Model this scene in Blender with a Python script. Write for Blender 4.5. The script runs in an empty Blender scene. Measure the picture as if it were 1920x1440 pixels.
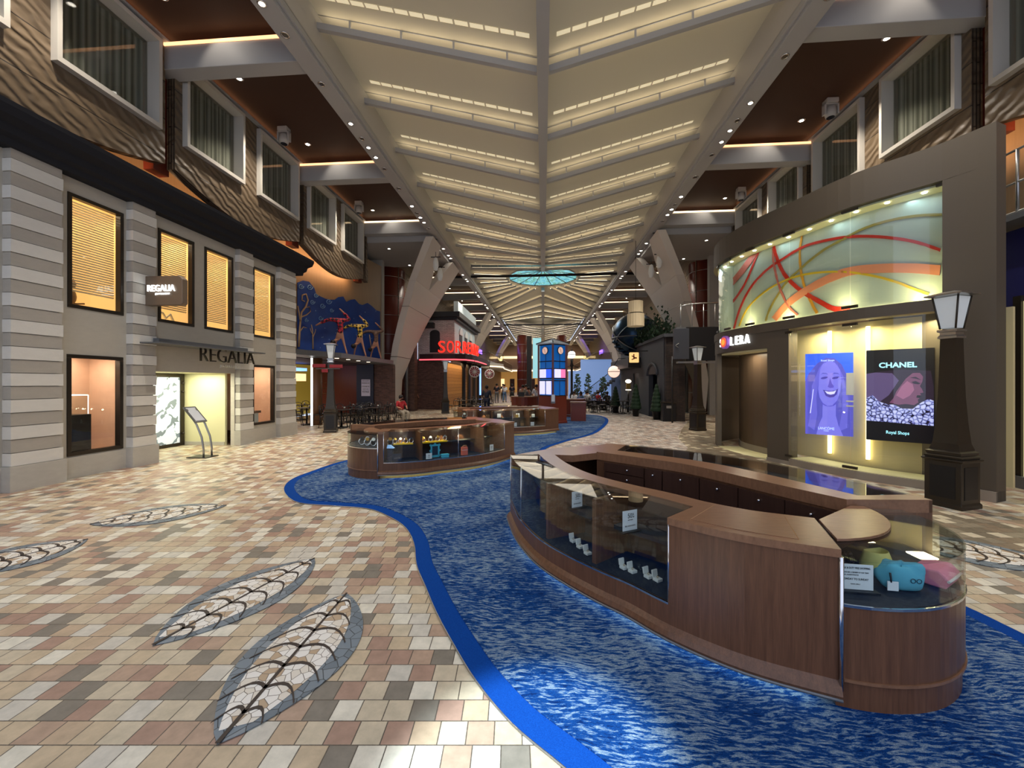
import bpy, bmesh, math, random
from mathutils import Vector, Matrix
random.seed(7)
PI=math.pi
C=bpy.context.scene.collection
# ---------- camera frame of the survey (1920x1440, focal 750 px, eye height 1.8 m, hall axis = +Y)
F=750.0; PSI=math.atan(58/750); H=1.8; SN,CS=math.sin(PSI),math.cos(PSI)
def ray(px,py):
    u=(px-960)/F; v=(718-py)/F
    return Vector((-SN+u*CS, CS+u*SN, v))
def onX(px,py,X): d=ray(px,py); t=X/d[0]; return Vector((X,t*d[1],H+t*d[2]))
def onY(px,py,Y): d=ray(px,py); t=Y/d[1]; return Vector((t*d[0],Y,H+t*d[2]))
def onZ(px,py,Z): d=ray(px,py); t=(Z-H)/d[2]; return Vector((t*d[0],t*d[1],Z))
# ---------- materials
M={}
def mat(n,col=(.5,.5,.5),rough=.6,metal=0,emit=None,es=1,trans=0,ior=1.45,alpha=1,spec=None,coat=0):
    m=bpy.data.materials.get(n) or bpy.data.materials.new(n); m.use_nodes=True; b=m.node_tree.nodes['Principled BSDF']
    b.inputs['Base Color'].default_value=(*col,1); b.inputs['Roughness'].default_value=rough; b.inputs['Metallic'].default_value=metal
    if emit: b.inputs['Emission Color'].default_value=(*emit,1); b.inputs['Emission Strength'].default_value=es
    b.inputs['Transmission Weight'].default_value=trans; b.inputs['IOR'].default_value=ior
    if coat: b.inputs['Coat Weight'].default_value=coat
    if spec is not None: b.inputs['Specular IOR Level'].default_value=spec
    M[n]=m; return m
def mm(x): return M.get(x) or bpy.data.materials.get(x) or bpy.data.materials.new(x)
class NT:
    def __init__(s,m): s.t=m.node_tree; s.b=s.t.nodes['Principled BSDF']; s.m=m
    def n(s,typ,ins=None,**kw):
        x=s.t.nodes.new('ShaderNode'+typ)
        for k,v in kw.items(): setattr(x,k,v)
        if ins:
            for k,v in ins.items(): s.set(x,k,v)
        return x
    def set(s,x,k,v):
        i=x.inputs[k]
        if isinstance(v,bpy.types.NodeSocket): s.t.links.new(v,i)
        elif isinstance(v,bpy.types.Node): s.t.links.new(v.outputs[0],i)
        else: i.default_value=v
    def math(s,op,a,b=0,c=None):
        d={0:a,1:b}
        if c is not None: d[2]=c
        return s.n('Math',d,operation=op).outputs[0]
    def obj(s): return s.n('TexCoord').outputs['Object']
    def map(s,sc=(1,1,1),rot=(0,0,0),loc=(0,0,0),src=None):
        return s.n('Mapping',{'Vector':src or s.obj(),'Scale':sc,'Rotation':rot,'Location':loc}).outputs[0]
    def noise(s,vec,scale=5,detail=3,rough=.5,dist=0): return s.n('TexNoise',{'Vector':vec,'Scale':scale,'Detail':detail,'Roughness':rough,'Distortion':dist}).outputs[0]
    def ramp(s,fac,stops,interp='LINEAR'):
        r=s.n('ValToRGB',{'Fac':fac}); e=r.color_ramp; e.interpolation=interp
        while len(e.elements)<len(stops): e.elements.new(.5)
        for q,(p,c) in zip(e.elements,stops): q.position=p; q.color=(*c,1)
        return r.outputs[0]
    def mix(s,f,a,b,bt='MIX'):
        x=s.n('Mix',data_type='RGBA',blend_type=bt); s.set(x,0,f)
        for k,v in ((6,a),(7,b)):
            if isinstance(v,tuple): v=(*v,1)
            s.set(x,k,v)
        return x.outputs[2]
    def col(s,v): s.set(s.b,'Base Color',v)
    def bump(s,h,st=.3,d=.01):
        s.set(s.b,'Normal',s.n('Bump',{'Height':h,'Strength':st,'Distance':d}).outputs[0])
def sr(r,g,b): # sRGB 0-255 -> linear
    f=lambda c:(c/255/12.92 if c/255<=.04045 else ((c/255+.055)/1.055)**2.4)
    return (f(r),f(g),f(b))
def wood(n,c1,c2,vert=True,rough=.32,sc=1):
    m=mat(n,c1,rough); t=NT(m)
    v=t.map((14*sc,14*sc,.7*sc) if vert else (3*sc,16*sc,3*sc),rot=(0,0,0) if vert else (0,0,.9))
    f=t.noise(v,3,5,.6); g=t.noise(v,14,2,.5)
    t.col(t.mix(t.math('MULTIPLY_ADD',g,.35,t.math('MULTIPLY',f,.75)),c1,c2)); t.bump(f,.08); return m
wood('walnut',sr(46,27,17),sr(128,88,62))
wood('walnut_top',sr(92,62,44),sr(156,114,84),False,.28)
wood('walnut_dark',sr(46,30,24),sr(76,52,42))
wood('redwood',sr(92,34,24),sr(122,52,36),True,.35)
wood('mural_wood',sr(140,114,86),sr(172,144,110),True,.5,.5)
mat('chrome',(.75,.75,.76),.15,1); mat('steel',sr(170,170,168),.3,.9)
mat('grey_metal',sr(112,114,116),.4,.3)
mat('white_paint',sr(190,186,180),.5); mat('beam_paint',sr(172,171,170),.55)
mat('frame_white',sr(205,200,190),.45)
mat('rib_paint',sr(172,170,168),.5)
mat('black',(.008,.008,.009),.45); mat('dark_fabric',sr(24,30,44),.8)
mat('dark_bronze',sr(62,56,48),.35,.55); mat('cornice_dark',sr(42,43,48),.85,spec=.2)
mat('solera_brown',sr(88,79,67),.6); mat('door_brown',sr(98,82,66),.35)
mat('blue_wall',sr(16,20,84),.5); mat('ceiling_brown',sr(64,38,24),.6)
mat('cream_wall',sr(226,222,180),.6)
mat('glass',(1,1,1),.0,trans=1,ior=1.01,spec=.9)
def clear_glass(n,tint=(.96,.98,.97),refl=.09):
    # thin pane: transparent with a mirror-like surface reflection
    m=bpy.data.materials.get(n) or bpy.data.materials.new(n); m.use_nodes=True; nt=m.node_tree; nt.nodes.clear()
    o=nt.nodes.new('ShaderNodeOutputMaterial'); mx=nt.nodes.new('ShaderNodeMixShader'); tr=nt.nodes.new('ShaderNodeBsdfTransparent')
    gl=nt.nodes.new('ShaderNodeBsdfGlossy'); lw=nt.nodes.new('ShaderNodeLayerWeight'); lw.inputs[0].default_value=.5; pw=nt.nodes.new('ShaderNodeMath'); pw.operation='POWER'; pw.inputs[1].default_value=4.5; nt.links.new(lw.outputs['Facing'],pw.inputs[0]); fr=nt.nodes.new('ShaderNodeMath'); fr.operation='MULTIPLY_ADD'; fr.inputs[1].default_value=.75; fr.inputs[2].default_value=.035; nt.links.new(pw.outputs[0],fr.inputs[0])
    tr.inputs[0].default_value=(*tint,1); gl.inputs['Roughness'].default_value=.01
    nt.links.new(fr.outputs[0],mx.inputs[0]); nt.links.new(tr.outputs[0],mx.inputs[1]); nt.links.new(gl.outputs[0],mx.inputs[2]); nt.links.new(mx.outputs[0],o.inputs[0])
    M[n]=m; return m
clear_glass('pane'); clear_glass('case_glass',(.93,.96,.95)); clear_glass('smoke_pane',(.74,.74,.71))
def lit(n,col,s): return mat(n,col,.6,emit=col,es=s)
lit('lamp_white',(1,.93,.8),14); lit('cove_orange',(1,.5,.24),1.6); lit('cove_warm',(1,.72,.42),2.6)
lit('lamp_dim',(1,.85,.6),2.5); lit('neon_red',(1,.02,.01),1.5); lit('neon_pink',(1,.09,.12),1.6)
lit('warm_panel',(1,.72,.36),1.1); lit('white_sign',(.92,.97,1),2.2); lit('strip_yellow',(1,.86,.45),3.2)
lit('led_cyan',(.55,.85,1),5); lit('lantern_glass',(.62,.66,.66),.16); lit('white_led',(1,1,.97),1.5)
lit('purple_glow',(.25,.12,1),2.2); lit('blue_led',(.15,.3,1),2.4); lit('yellow_glow',(1,.8,.35),1.6)
def stone(n,c,var=.14,joint=None,sc=1):
    m=mat(n,c,.75); t=NT(m); f=t.noise(t.map((1,1,2.5)),5*sc,6,.65); g=t.noise(t.map(),30*sc,4,.7)
    a=tuple(x*(1-var) for x in c); b=tuple(min(1,x*(1+var)) for x in c)
    cc=t.mix(f,a,b)
    if joint:
        br=t.n('TexBrick',{'Vector':t.map((1,1,1),rot=joint),'Color1':(1,1,1,1),'Color2':(.95,.95,.94,1),'Mortar':(.8,.8,.78,1),'Scale':1,'Mortar Size':.004,'Brick Width':.85,'Row Height':.3})
        cc=t.mix(1,cc,br.outputs[0],'MULTIPLY')
    t.col(cc); t.bump(g,.25,.004); return m
stone('stone_wall',sr(208,202,190),.1,(PI/2,0,PI/2)); stone('stone_light',sr(226,223,214),.08); stone('stone_dark',sr(180,174,163),.12)
stone('stone_base',sr(190,186,176),.12); stone('dark_stone',sr(70,72,78),.2)
def brick(n,c1,c2,mo,w=.24,h=.075,rot=(PI/2,0,PI/2),ms=.008,bump=.5):
    m=mat(n,c1,.8); t=NT(m)
    br=t.n('TexBrick',{'Vector':t.map((1,1,1),rot=rot),'Color1':(*c1,1),'Color2':(*c2,1),'Mortar':(*mo,1),'Scale':1,'Mortar Size':ms,'Brick Width':w,'Row Height':h,'Bias':-.1})
    f=t.noise(t.map(),9,3); t.col(t.mix(.35,br.outputs[0],t.mix(1,br.outputs[0],t.ramp(f,[(.3,(.4,.4,.4)),(.7,(1.0,1,1))]),'MULTIPLY')))
    t.bump(t.math('SUBTRACT',1,br.outputs[1]),bump,.01); return m
# plain X-facing and Y-facing bricks
brick('brick_x',sr(120,86,74),sr(86,62,56),sr(96,84,78)); brick('brick_y',sr(120,86,74),sr(86,62,56),sr(96,84,78),rot=(PI/2,0,0))
brick('brick_white',sr(214,214,208),sr(186,186,182),sr(150,150,146),rot=(PI/2,0,0))
brick('pub_brick',sr(66,52,46),sr(46,40,38),sr(40,36,34),rot=(PI/2,0,0))
# wavy ribbed ceramic cladding of the cabin walls
m=mat('wavy_brick',sr(112,96,76),.45); t=NT(m)
br=t.n('TexBrick',{'Vector':t.map((1,1,1),rot=(PI/2,0,PI/2)),'Color1':(*sr(122,104,82),1),'Color2':(*sr(98,84,68),1),'Mortar':(*sr(52,44,36),1),'Scale':1,'Mortar Size':.012,'Brick Width':.9,'Row Height':.07})
t.col(br.outputs[0])
wv=t.n('TexWave',{'Vector':t.map((1,1,1),rot=(.5,0,0)),'Scale':1.6,'Distortion':5,'Detail':2,'Detail Scale':1.4},wave_type='BANDS',bands_direction='Z')
t.bump(t.math('ADD',t.math('MULTIPLY',t.math('SUBTRACT',1,br.outputs[1]),.35),wv.outputs[1]),.8,.032)
# floor tiles: stair-stepped square pavers
def tile_mat(n,pal,size=.142,shift=.26,rot=PSI):
    m=mat(n,(.5,.5,.5),.42); t=NT(m); v=t.map((1/size,1/size,1),rot=(0,0,-rot))
    sx=t.n('SeparateXYZ',{'Vector':v}); y=sx.outputs[1]; row=t.math('FLOOR',y)
    x=t.math('MULTIPLY_ADD',row,shift,sx.outputs[0]); cx=t.math('FLOOR',x)
    cell=t.n('CombineXYZ',{'X':cx,'Y':row,'Z':3.3}); wn=t.n('TexWhiteNoise',{'Vector':cell.outputs[0]},noise_dimensions='3D')
    col=t.ramp(wn.outputs[0],pal,'CONSTANT')
    mot=t.noise(t.obj(),11,5,.65); mot2=t.noise(t.obj(),60,3,.6)
    col=t.mix(1,col,t.ramp(mot,[(.3,(.78,.77,.75)),(.7,(1.05,1.02,1))]),'MULTIPLY')
    fx=t.math('FRACT',x); fy=t.math('FRACT',y)
    ex=t.math('MINIMUM',fx,t.math('SUBTRACT',1,fx)); ey=t.math('MINIMUM',fy,t.math('SUBTRACT',1,fy))
    e=t.math('MINIMUM',ex,ey); g=t.n('MapRange',{'Value':t.math('ADD',e,t.math('MULTIPLY',t.math('SUBTRACT',mot2,.5),.02)),'From Min':.012,'From Max':.03}).outputs[0]
    t.col(t.mix(g,sr(88,80,70),col)); t.bump(t.math('ADD',g,t.math('MULTIPLY',mot2,.25)),.3,.003)
    t.set(t.b,'Roughness',t.math('MULTIPLY_ADD',mot2,.25,.3)); return m
PAL=[(0,sr(206,194,168)),(.18,sr(184,158,136)),(.31,sr(230,226,208)),(.43,sr(202,184,154)),(.57,sr(172,142,124)),(.70,sr(210,206,192)),(.83,sr(134,128,116)),(.91,sr(194,172,144))]
tile_mat('floor_tile',PAL)
tile_mat('floor_tile_sheen',[(0,sr(190,180,172)),(.25,sr(168,150,140)),(.45,sr(214,208,200)),(.7,sr(150,146,142)),(.85,sr(196,176,160))],.16)
tile_mat('floor_tile_grey',[(0,sr(150,140,120)),(.35,sr(128,118,100)),(.6,sr(214,204,178)),(.75,sr(140,124,104))],.16)
# carpet
m=mat('carpet',(.1,.1,.3),.95,spec=.1); t=NT(m)
wp=t.noise(t.obj(),2.2,2,.5)
v=t.map((1,5,1),rot=(0,0,-PSI)); v=t.n('VectorMath',{0:v,1:t.n('CombineXYZ',{'X':0.,'Y':t.math('MULTIPLY',wp,.9),'Z':0.}).outputs[0]},operation='ADD').outputs[0]
a=t.noise(v,12,6,.68,.25); big=t.noise(t.map((1,1,1),loc=(3,1,0)),1.5,3,.55); jag=t.noise(t.obj(),75,2,.6)
f=t.math('ADD',t.math('ADD',a,t.math('MULTIPLY',t.math('SUBTRACT',big,.5),.30)),t.math('MULTIPLY',t.math('SUBTRACT',jag,.5),.09))
c=t.ramp(f,[(.36,sr(6,34,82)),(.43,sr(14,66,130)),(.475,sr(6,36,90)),(.51,sr(34,86,146)),(.535,sr(92,116,144)),(.585,sr(108,128,150)),(.605,sr(176,190,200)),(.62,sr(84,110,140)),(.68,sr(112,132,152))])
fz=t.noise(t.obj(),260,2,.5); t.col(t.mix(1,c,t.ramp(fz,[(.3,(.72,.72,.72)),(.7,(1.15,1.15,1.15))]),'MULTIPLY')); t.bump(t.math('ADD',fz,a),.4,.004)
m=mat('carpet_border',sr(8,58,136),.95,spec=.1); t=NT(m); fz=t.noise(t.obj(),220,2,.6)
t.col(t.mix(fz,sr(2,36,104),sr(16,80,168))); t.bump(fz,.4,.004)
# mosaics
def mosaic(n,c,joint,sc=16):
    m=mat(n,c[0],.5); t=NT(m); v=t.n('TexVoronoi',{'Vector':t.obj(),'Scale':sc},feature='DISTANCE_TO_EDGE',voronoi_dimensions='2D')
    w=t.n('TexVoronoi',{'Vector':t.obj(),'Scale':sc},feature='F1',voronoi_dimensions='2D')
    cc=t.ramp(t.n('SeparateColor',{'Color':w.outputs['Color']}).outputs[0],[(0,c[0]),(.45,c[1]),(.82,c[2])],'CONSTANT')
    g=t.n('MapRange',{'Value':v.outputs[0],'From Min':.02,'From Max':.045}).outputs[0]
    t.col(t.mix(g,joint,cc)); t.bump(g,.3,.002); return m
mosaic('mosaic_grey',[sr(118,130,138),sr(106,118,126),sr(130,140,146)],sr(58,64,68),13)
mosaic('mosaic_cream',[sr(234,230,220),sr(222,214,198),sr(184,160,130)],sr(110,100,88),17)
mat('mosaic_vein',sr(52,42,38),.5)
# backlit canopy fabric
m=mat('canopy_fabric',sr(190,182,164),.75,emit=sr(190,178,146),es=.08,spec=.15); 
m=mat('led_bar',(1,.85,.55),.5,emit=(1,.9,.64),es=.32)
m=mat('curtain_grey',sr(110,122,112),.8); t=NT(m); wv=t.n('TexWave',{'Vector':t.map((1,1,.02)),'Scale':2.4,'Distortion':2.5,'Detail':2},bands_direction='Y')
t.col(t.mix(wv.outputs[1],sr(150,154,146),sr(226,230,222)))
m=mat('tree_leaf',sr(28,52,30),.7)
m=mat('bronze_globe',sr(30,52,74),.25,.7)
mat('red_shirt',sr(170,36,44),.8); mat('skin',sr(176,124,98),.6); mat('skin_dark',sr(96,62,46),.6); mat('hair',sr(28,20,16),.6)
mat('navy_cloth',sr(26,30,46),.8); mat('white_cloth',sr(226,230,236),.8); mat('grey_cloth',sr(96,98,104),.8); mat('khaki_cloth',sr(150,140,124),.8); mat('blue_cloth',sr(92,120,156),.8)
mat('seat_tan',sr(160,120,80),.5); mat('paper',sr(236,240,244),.6); mat('velvet_white',sr(232,234,230),.5)
mat('teal_fluff',sr(96,176,200),.95); mat('pink_fluff',sr(222,130,156),.95); mat('yellow_cloth',sr(238,230,140),.8); mat('gold',sr(220,180,90),.25,.9)
mat('yellow_acrylic',sr(236,190,30),.4); mat('teal_plastic',sr(80,190,220),.4); mat('coral_box',sr(220,110,90),.5); mat('navy_box',sr(22,34,58),.5)
lit('cove_canopy',(1,.84,.58),5); lit('strip_warm',(1,.82,.55),2.2); mat('glassy_dark',(.02,.02,.03),.05,0); mat('lamp_off',sr(120,116,110),.2,.6)
m=mat('thin_paper',(.85,.88,.85),.7); t=NT(m); tr=t.n('BsdfTranslucent',{'Color':(.9,.92,.86,1)}); mx=t.n('MixShader',{0:.65}); t.t.links.new(t.b.outputs[0],mx.inputs[1]); t.t.links.new(tr.outputs[0],mx.inputs[2]); t.t.links.new(mx.outputs[0],t.t.nodes['Material Output'].inputs[0])
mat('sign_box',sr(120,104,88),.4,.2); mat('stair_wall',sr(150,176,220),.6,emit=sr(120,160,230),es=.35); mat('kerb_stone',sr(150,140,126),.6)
# ---------- objects
def wl(o):
    v=Vector((0,0,0))
    while o: v+=Vector(o.location); o=o.parent
    return v
def tag(o,label=None,cat=None,group=None,kind=None):
    if label: o['label']=label
    if cat: o['category']=cat
    if group: o['group']=group
    if kind: o['kind']=kind
    return o
def thing(name,label,cat,loc=(0,0,0),rz=0,group=None):
    o=bpy.data.objects.new(name,None); C.objects.link(o); o.location=loc; o.rotation_euler=(0,0,rz); o.empty_display_size=.1
    return tag(o,label,cat,group)
class MB:
    def __init__(s): s.v=[]; s.f=[]; s.mi=[]; s.sm=[]
    def face(s,idx,m=0,sm=False): s.f.append(tuple(idx)); s.mi.append(m); s.sm.append(sm)
    def box(s,x0,x1,y0,y1,z0,z1,m=0):
        n=len(s.v); s.v+=[(x,y,z) for z in (z0,z1) for y in (y0,y1) for x in (x0,x1)]
        for q in ((0,2,3,1),(4,5,7,6),(0,1,5,4),(2,6,7,3),(0,4,6,2),(1,3,7,5)): s.face([n+i for i in q],m)
        return s
    def obox(s,c,size,rz=0,rx=0,ry=0,m=0):
        n=len(s.v); R=Matrix.Rotation(rz,3,'Z')@Matrix.Rotation(rx,3,'X')@Matrix.Rotation(ry,3,'Y'); c=Vector(c)
        for z in (-.5,.5):
            for y in (-.5,.5):
                for x in (-.5,.5): s.v.append(tuple(c+R@Vector((x*size[0],y*size[1],z*size[2]))))
        for q in ((0,2,3,1),(4,5,7,6),(0,1,5,4),(2,6,7,3),(0,4,6,2),(1,3,7,5)): s.face([n+i for i in q],m)
        return s
    def hexa(s,p,m=0): # 8 points: bottom ring 4, top ring 4
        n=len(s.v); s.v+=[tuple(q) for q in p]
        for q in ((3,2,1,0),(4,5,6,7),(0,1,5,4),(1,2,6,5),(2,3,7,6),(3,0,4,7)): s.face([n+i for i in q],m)
        return s
    def loft(s,rings,m=0,cap=True,sm=False,closed=True):
        n=len(s.v); k=len(rings[0])
        for r in rings: s.v+=[tuple(p) for p in r]
        for i in range(len(rings)-1):
            for j in range(k if closed else k-1):
                a=n+i*k+j; b=n+i*k+(j+1)%k; s.face((a,b,b+k,a+k),m,sm)
        if cap and closed: s.face([n+j for j in range(k)][::-1],m); s.face([n+(len(rings)-1)*k+j for j in range(k)],m)
        return s
    def prism(s,poly,z0,z1,m=0,sm=False):
        return s.loft([[(x,y,z0) for x,y in poly],[(x,y,z1) for x,y in poly]],m,True,sm)
    def prism_axis(s,poly,a0,a1,axis='x',m=0): # poly in the plane normal to the axis: (y,z) for x, (x,z) for y
        f=(lambda a,p:(a,p[0],p[1])) if axis=='x' else (lambda a,p:(p[0],a,p[1]))
        return s.loft([[f(a0,p) for p in poly],[f(a1,p) for p in poly]],m)
    def cyl(s,c,r,z0,z1,n=16,m=0,r2=None,sm=True):
        r2=r if r2 is None else r2
        return s.loft([[(c[0]+q*math.cos(2*PI*i/n),c[1]+q*math.sin(2*PI*i/n),z) for i in range(n)] for q,z in ((r,z0),(r2,z1))],m,True,sm)
    def lathe(s,c,prof,n=20,m=0,a0=0,sm=True):
        return s.loft([[(c[0]+r*math.cos(a0+2*PI*i/n),c[1]+r*math.sin(a0+2*PI*i/n),z) for i in range(n)] for r,z in prof],m,True,sm)
    def tube(s,pts,r,n=8,m=0,sm=True,closed=False):
        pts=[Vector(p) for p in pts]; rings=[]; up=None
        for i,p in enumerate(pts):
            d=(pts[min(i+1,len(pts)-1)]-pts[max(i-1,0)]) if not closed else (pts[(i+1)%len(pts)]-pts[i-1])
            d.normalize()
            if up is None: up=Vector((0,0,1)) if abs(d.z)<.9 else Vector((1,0,0))
            a=d.cross(up)
            if a.length<1e-4: a=d.cross(Vector((0,1,0)))
            a.normalize(); b=a.cross(d).normalized(); up=b
            rr=r[i] if isinstance(r,(list,tuple)) else r
            rings.append([p+a*rr*math.cos(2*PI*j/n)+b*rr*math.sin(2*PI*j/n) for j in range(n)])
        if closed: rings.append(rings[0])
        return s.loft(rings,m,not closed,sm)
    def disc(s,c,nrm,r,t=.01,n=16,m=0):
        nrm=Vector(nrm).normalized(); a=nrm.orthogonal().normalized(); b=nrm.cross(a); c=Vector(c)
        return s.loft([[c+nrm*h+a*r*math.cos(2*PI*j/n)+b*r*math.sin(2*PI*j/n) for j in range(n)] for h in (0,t)],m)
    def ball(s,c,r,n=12,k=8,m=0,sc=(1,1,1)):
        rings=[]
        for i in range(k+1):
            a=-PI/2+PI*(i+.001)/(k+.002); rings.append([(c[0]+sc[0]*r*math.cos(a)*math.cos(2*PI*j/n),c[1]+sc[1]*r*math.cos(a)*math.sin(2*PI*j/n),c[2]+sc[2]*r*math.sin(a)) for j in range(n)])
        return s.loft(rings,m,True,True)
    def quad(s,a,b,c,d,m=0): n=len(s.v); s.v+=[tuple(a),tuple(b),tuple(c),tuple(d)]; s.face((n,n+1,n+2,n+3),m); return s
    def build(s,name,mats,parent=None,w=True,bevel=0):
        if not isinstance(mats,(list,tuple)): mats=[mats]
        me=bpy.data.meshes.new(name); off=wl(parent) if (parent and w) else Vector((0,0,0))
        me.from_pydata([tuple(Vector(v)-off) for v in s.v],[],s.f)
        for x in mats: me.materials.append(mm(x))
        me.polygons.foreach_set('material_index',s.mi); me.polygons.foreach_set('use_smooth',s.sm)
        bm=bmesh.new(); bm.from_mesh(me); bmesh.ops.recalc_face_normals(bm,faces=bm.faces); bm.to_mesh(me); bm.free(); me.update()
        o=bpy.data.objects.new(name,me); C.objects.link(o)
        if parent: o.parent=parent
        if bevel:
            b=o.modifiers.new('b','BEVEL'); b.width=bevel; b.segments=2; b.limit_method='ANGLE'
        return o
def struct(name,mb,m,**k): return tag(mb.build(name,m,**k),kind='structure')
def copytree(o,parent=None,loc=None,rz=None,label=None,group=None):
    c=o.copy(); C.objects.link(c); c.parent=parent
    if loc is not None: c.location=loc
    if rz is not None: c.rotation_euler=(0,0,rz)
    if label: c['label']=label
    if group: c['group']=group
    for ch in list(o.children): copytree(ch,c)
    return c
def text(name,s,size,m,parent,origin,xdir,up,depth=.02,shear=0,bold=0,spacing=1,w=True,scalex=1):
    """lettering: origin = left end of the baseline"""
    cu=bpy.data.curves.new(name,'FONT'); cu.body=s; cu.size=size; cu.extrude=depth/2; cu.offset=bold; cu.space_character=spacing; cu.shear=shear; cu.resolution_u=3
    o=bpy.data.objects.new('tmp',cu); C.objects.link(o); bpy.context.view_layer.update()
    me=bpy.data.meshes.new_from_object(o.evaluated_get(bpy.context.evaluated_depsgraph_get())); bpy.data.objects.remove(o)
    X=Vector(xdir).normalized(); Y=Vector(up).normalized(); Z=X.cross(Y); off=wl(parent) if (parent and w) else Vector((0,0,0))
    for v in me.vertices: v.co=Vector(origin)-off+X*v.co.x*scalex+Y*v.co.y+Z*v.co.z
    me.materials.clear(); me.materials.append(mm(m)); me.name=name
    o=bpy.data.objects.new(name,me); C.objects.link(o)
    if parent: o.parent=parent
    return o
def light(name,typ,loc,power,col=(1,.9,.75),size=.3,size_y=None,rot=None,aim=None,spot=None,blend=.5):
    l=bpy.data.lights.new(name,typ); l.energy=power; l.color=col
    if typ=='AREA':
        l.size=size
        if size_y: l.shape='RECTANGLE'; l.size_y=size_y
    else: l.shadow_soft_size=size
    if typ=='SPOT': l.spot_size=spot; l.spot_blend=blend
    o=bpy.data.objects.new(name,l); C.objects.link(o); o.location=loc
    if aim is not None: o.rotation_euler=(Vector(aim)-Vector(loc)).to_track_quat('-Z','Y').to_euler()
    elif rot: o.rotation_euler=rot
    return o
def lerp(a,b,t): return a+(b-a)*t
def interp(tab,z):
    for (a,x),(b,y) in zip(tab,tab[1:]):
        if z<=b: return lerp(x,y,(z-a)/(b-a))
    return tab[-1][1]
def fit_text(name,s,m,parent,origin,xdir,up,width,height,depth=.02,bold=0,spacing=1.0,serif=False):
    """lettering scaled to a given width and height; serif adds small feet to straight stems"""
    o=text(name,s,1,m,None,(0,0,0),(1,0,0),(0,1,0),depth,0,bold,spacing)
    me=o.data; xs=[v.co.x for v in me.vertices]; ys=[v.co.y for v in me.vertices]
    sx=width/(max(xs)-min(xs)); sy=height/(max(ys)-min(ys)); x0,y0=min(xs),min(ys)
    X=Vector(xdir).normalized(); Y=Vector(up).normalized(); Z=X.cross(Y); off=wl(parent) if parent else Vector((0,0,0))
    for v in me.vertices: v.co=Vector(origin)-off+X*(v.co.x-x0)*sx+Y*(v.co.y-y0)*sy+Z*v.co.z
    if parent: o.parent=parent
    return o
# ================= THE SETTING =================
struct('floor',MB().box(-13,13,-6,90,-.2,0),'floor_tile')
# thin inlays right of the carpet: tile paled by painted reflection, and greyer paving
def flat(poly,z0,z1): return MB().prism([(p[0],p[1]) for p in poly],z0,z1)
gp=[onZ(x,y,0) for x,y in [(1340,835),(1440,865),(1500,880),(1620,915),(1755,950),(1880,975),(1920,985)]]
def smooth(pts,n=8,closed=True):
    out=[]; k=len(pts); pts=[Vector(p) for p in pts]
    for i in range(k if closed else k-1):
        p0=pts[i-1] if (closed or i) else pts[0]; p1=pts[i]; p2=pts[(i+1)%k]; p3=pts[(i+2)%k] if closed or i+2<k else pts[-1]
        for j in range(n):
            t=j/n; out.append(.5*((2*p1)+(-p0+p2)*t+(2*p0-5*p1+4*p2-p3)*t*t+(-p0+3*p1-3*p2+p3)*t**3))
    if not closed: out.append(pts[-1])
    return out
def poly_obj(name,pts,z,m,parent=None,thick=.004):
    bm=bmesh.new(); off=wl(parent) if parent else Vector((0,0,0)); vs=[bm.verts.new((p[0]-off[0],p[1]-off[1],z+thick-off[2])) for p in pts]
    f=bm.faces.new(vs); bmesh.ops.triangulate(bm,faces=[f]); r=bmesh.ops.extrude_face_region(bm,geom=bm.faces[:])
    for v in r['geom']:
        if isinstance(v,bmesh.types.BMVert): v.co.z-=thick
    bmesh.ops.recalc_face_normals(bm,faces=bm.faces)
    me=bpy.data.meshes.new(name); bm.to_mesh(me); bm.free(); me.materials.append(mm(m)); o=bpy.data.objects.new(name,me); C.objects.link(o)
    if parent: o.parent=parent
    return o
pale=[onZ(x,y,0) for x,y in [(1180,764),(1290,790),(1278,805),(1272,822),(1290,840),(1265,862),(1150,856),(1000,860),(960,900),(900,840),(1000,800),(1100,770)]]
tag(poly_obj('trim_1',smooth(pale,5),0.001,'floor_tile_sheen',thick=.003),kind='structure')
gr=[onZ(x,y,0) for x,y in [(1290,790),(1340,797),(1360,840),(1440,862),(1600,915),(1760,955),(1920,990),(1920,1035),(1800,1015),(1700,980),(1500,940),(1330,880),(1272,862),(1290,840),(1272,822),(1278,805)]]
tag(poly_obj('trim_2',gr,0.002,'floor_tile_grey',thick=.003),kind='structure')
# carpet: outline surveyed on the floor, plus its run under the near counter and toward the camera
L=[(1055,1440),(960,1360),(893,1280),(850,1210),(818,1150),(797,1100),(781,1060),(776,1020),(760,990),(730,970),(690,955),(620,949),(562,944),(538,930),(533,914),(548,899),(580,886),(640,866),(720,850),(800,830),(850,800),(880,785),(980,778),(1070,777),(1120,779),(1141,788),(1120,811),(1060,829),(1022,845),(1060,868),(1180,900),(1330,930)]
Lw=[onZ(x,y,0) for x,y in L]+[Vector((3.1,4.2,0)),Vector((3.35,3.6,0)),Vector((3.42,3.1,0)),Vector((3.45,2.6,0)),Vector((3.9,2.0,0)),Vector((4.6,1.0,0)),Vector((4.8,-2,0)),Vector((1.9,-2,0)),Vector((1.45,0,0)),Vector((.86,1.02,0)),Vector((.50,1.42,0)),Vector((.29,1.70,0))]
outl=smooth(Lw,5)
def offset_poly(P,d):
    n=len(P); ar=sum(P[i][0]*P[(i+1)%n][1]-P[(i+1)%n][0]*P[i][1] for i in range(n)); sg=1 if ar>0 else -1; out=[]
    for i in range(n):
        t=Vector(P[(i+1)%n])-Vector(P[i-1]); t.z=0
        if t.length<1e-6: out.append(Vector(P[i])); continue
        t.normalize(); out.append(Vector(P[i])+Vector((-t.y,t.x,0))*d*sg)
    return out
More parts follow.
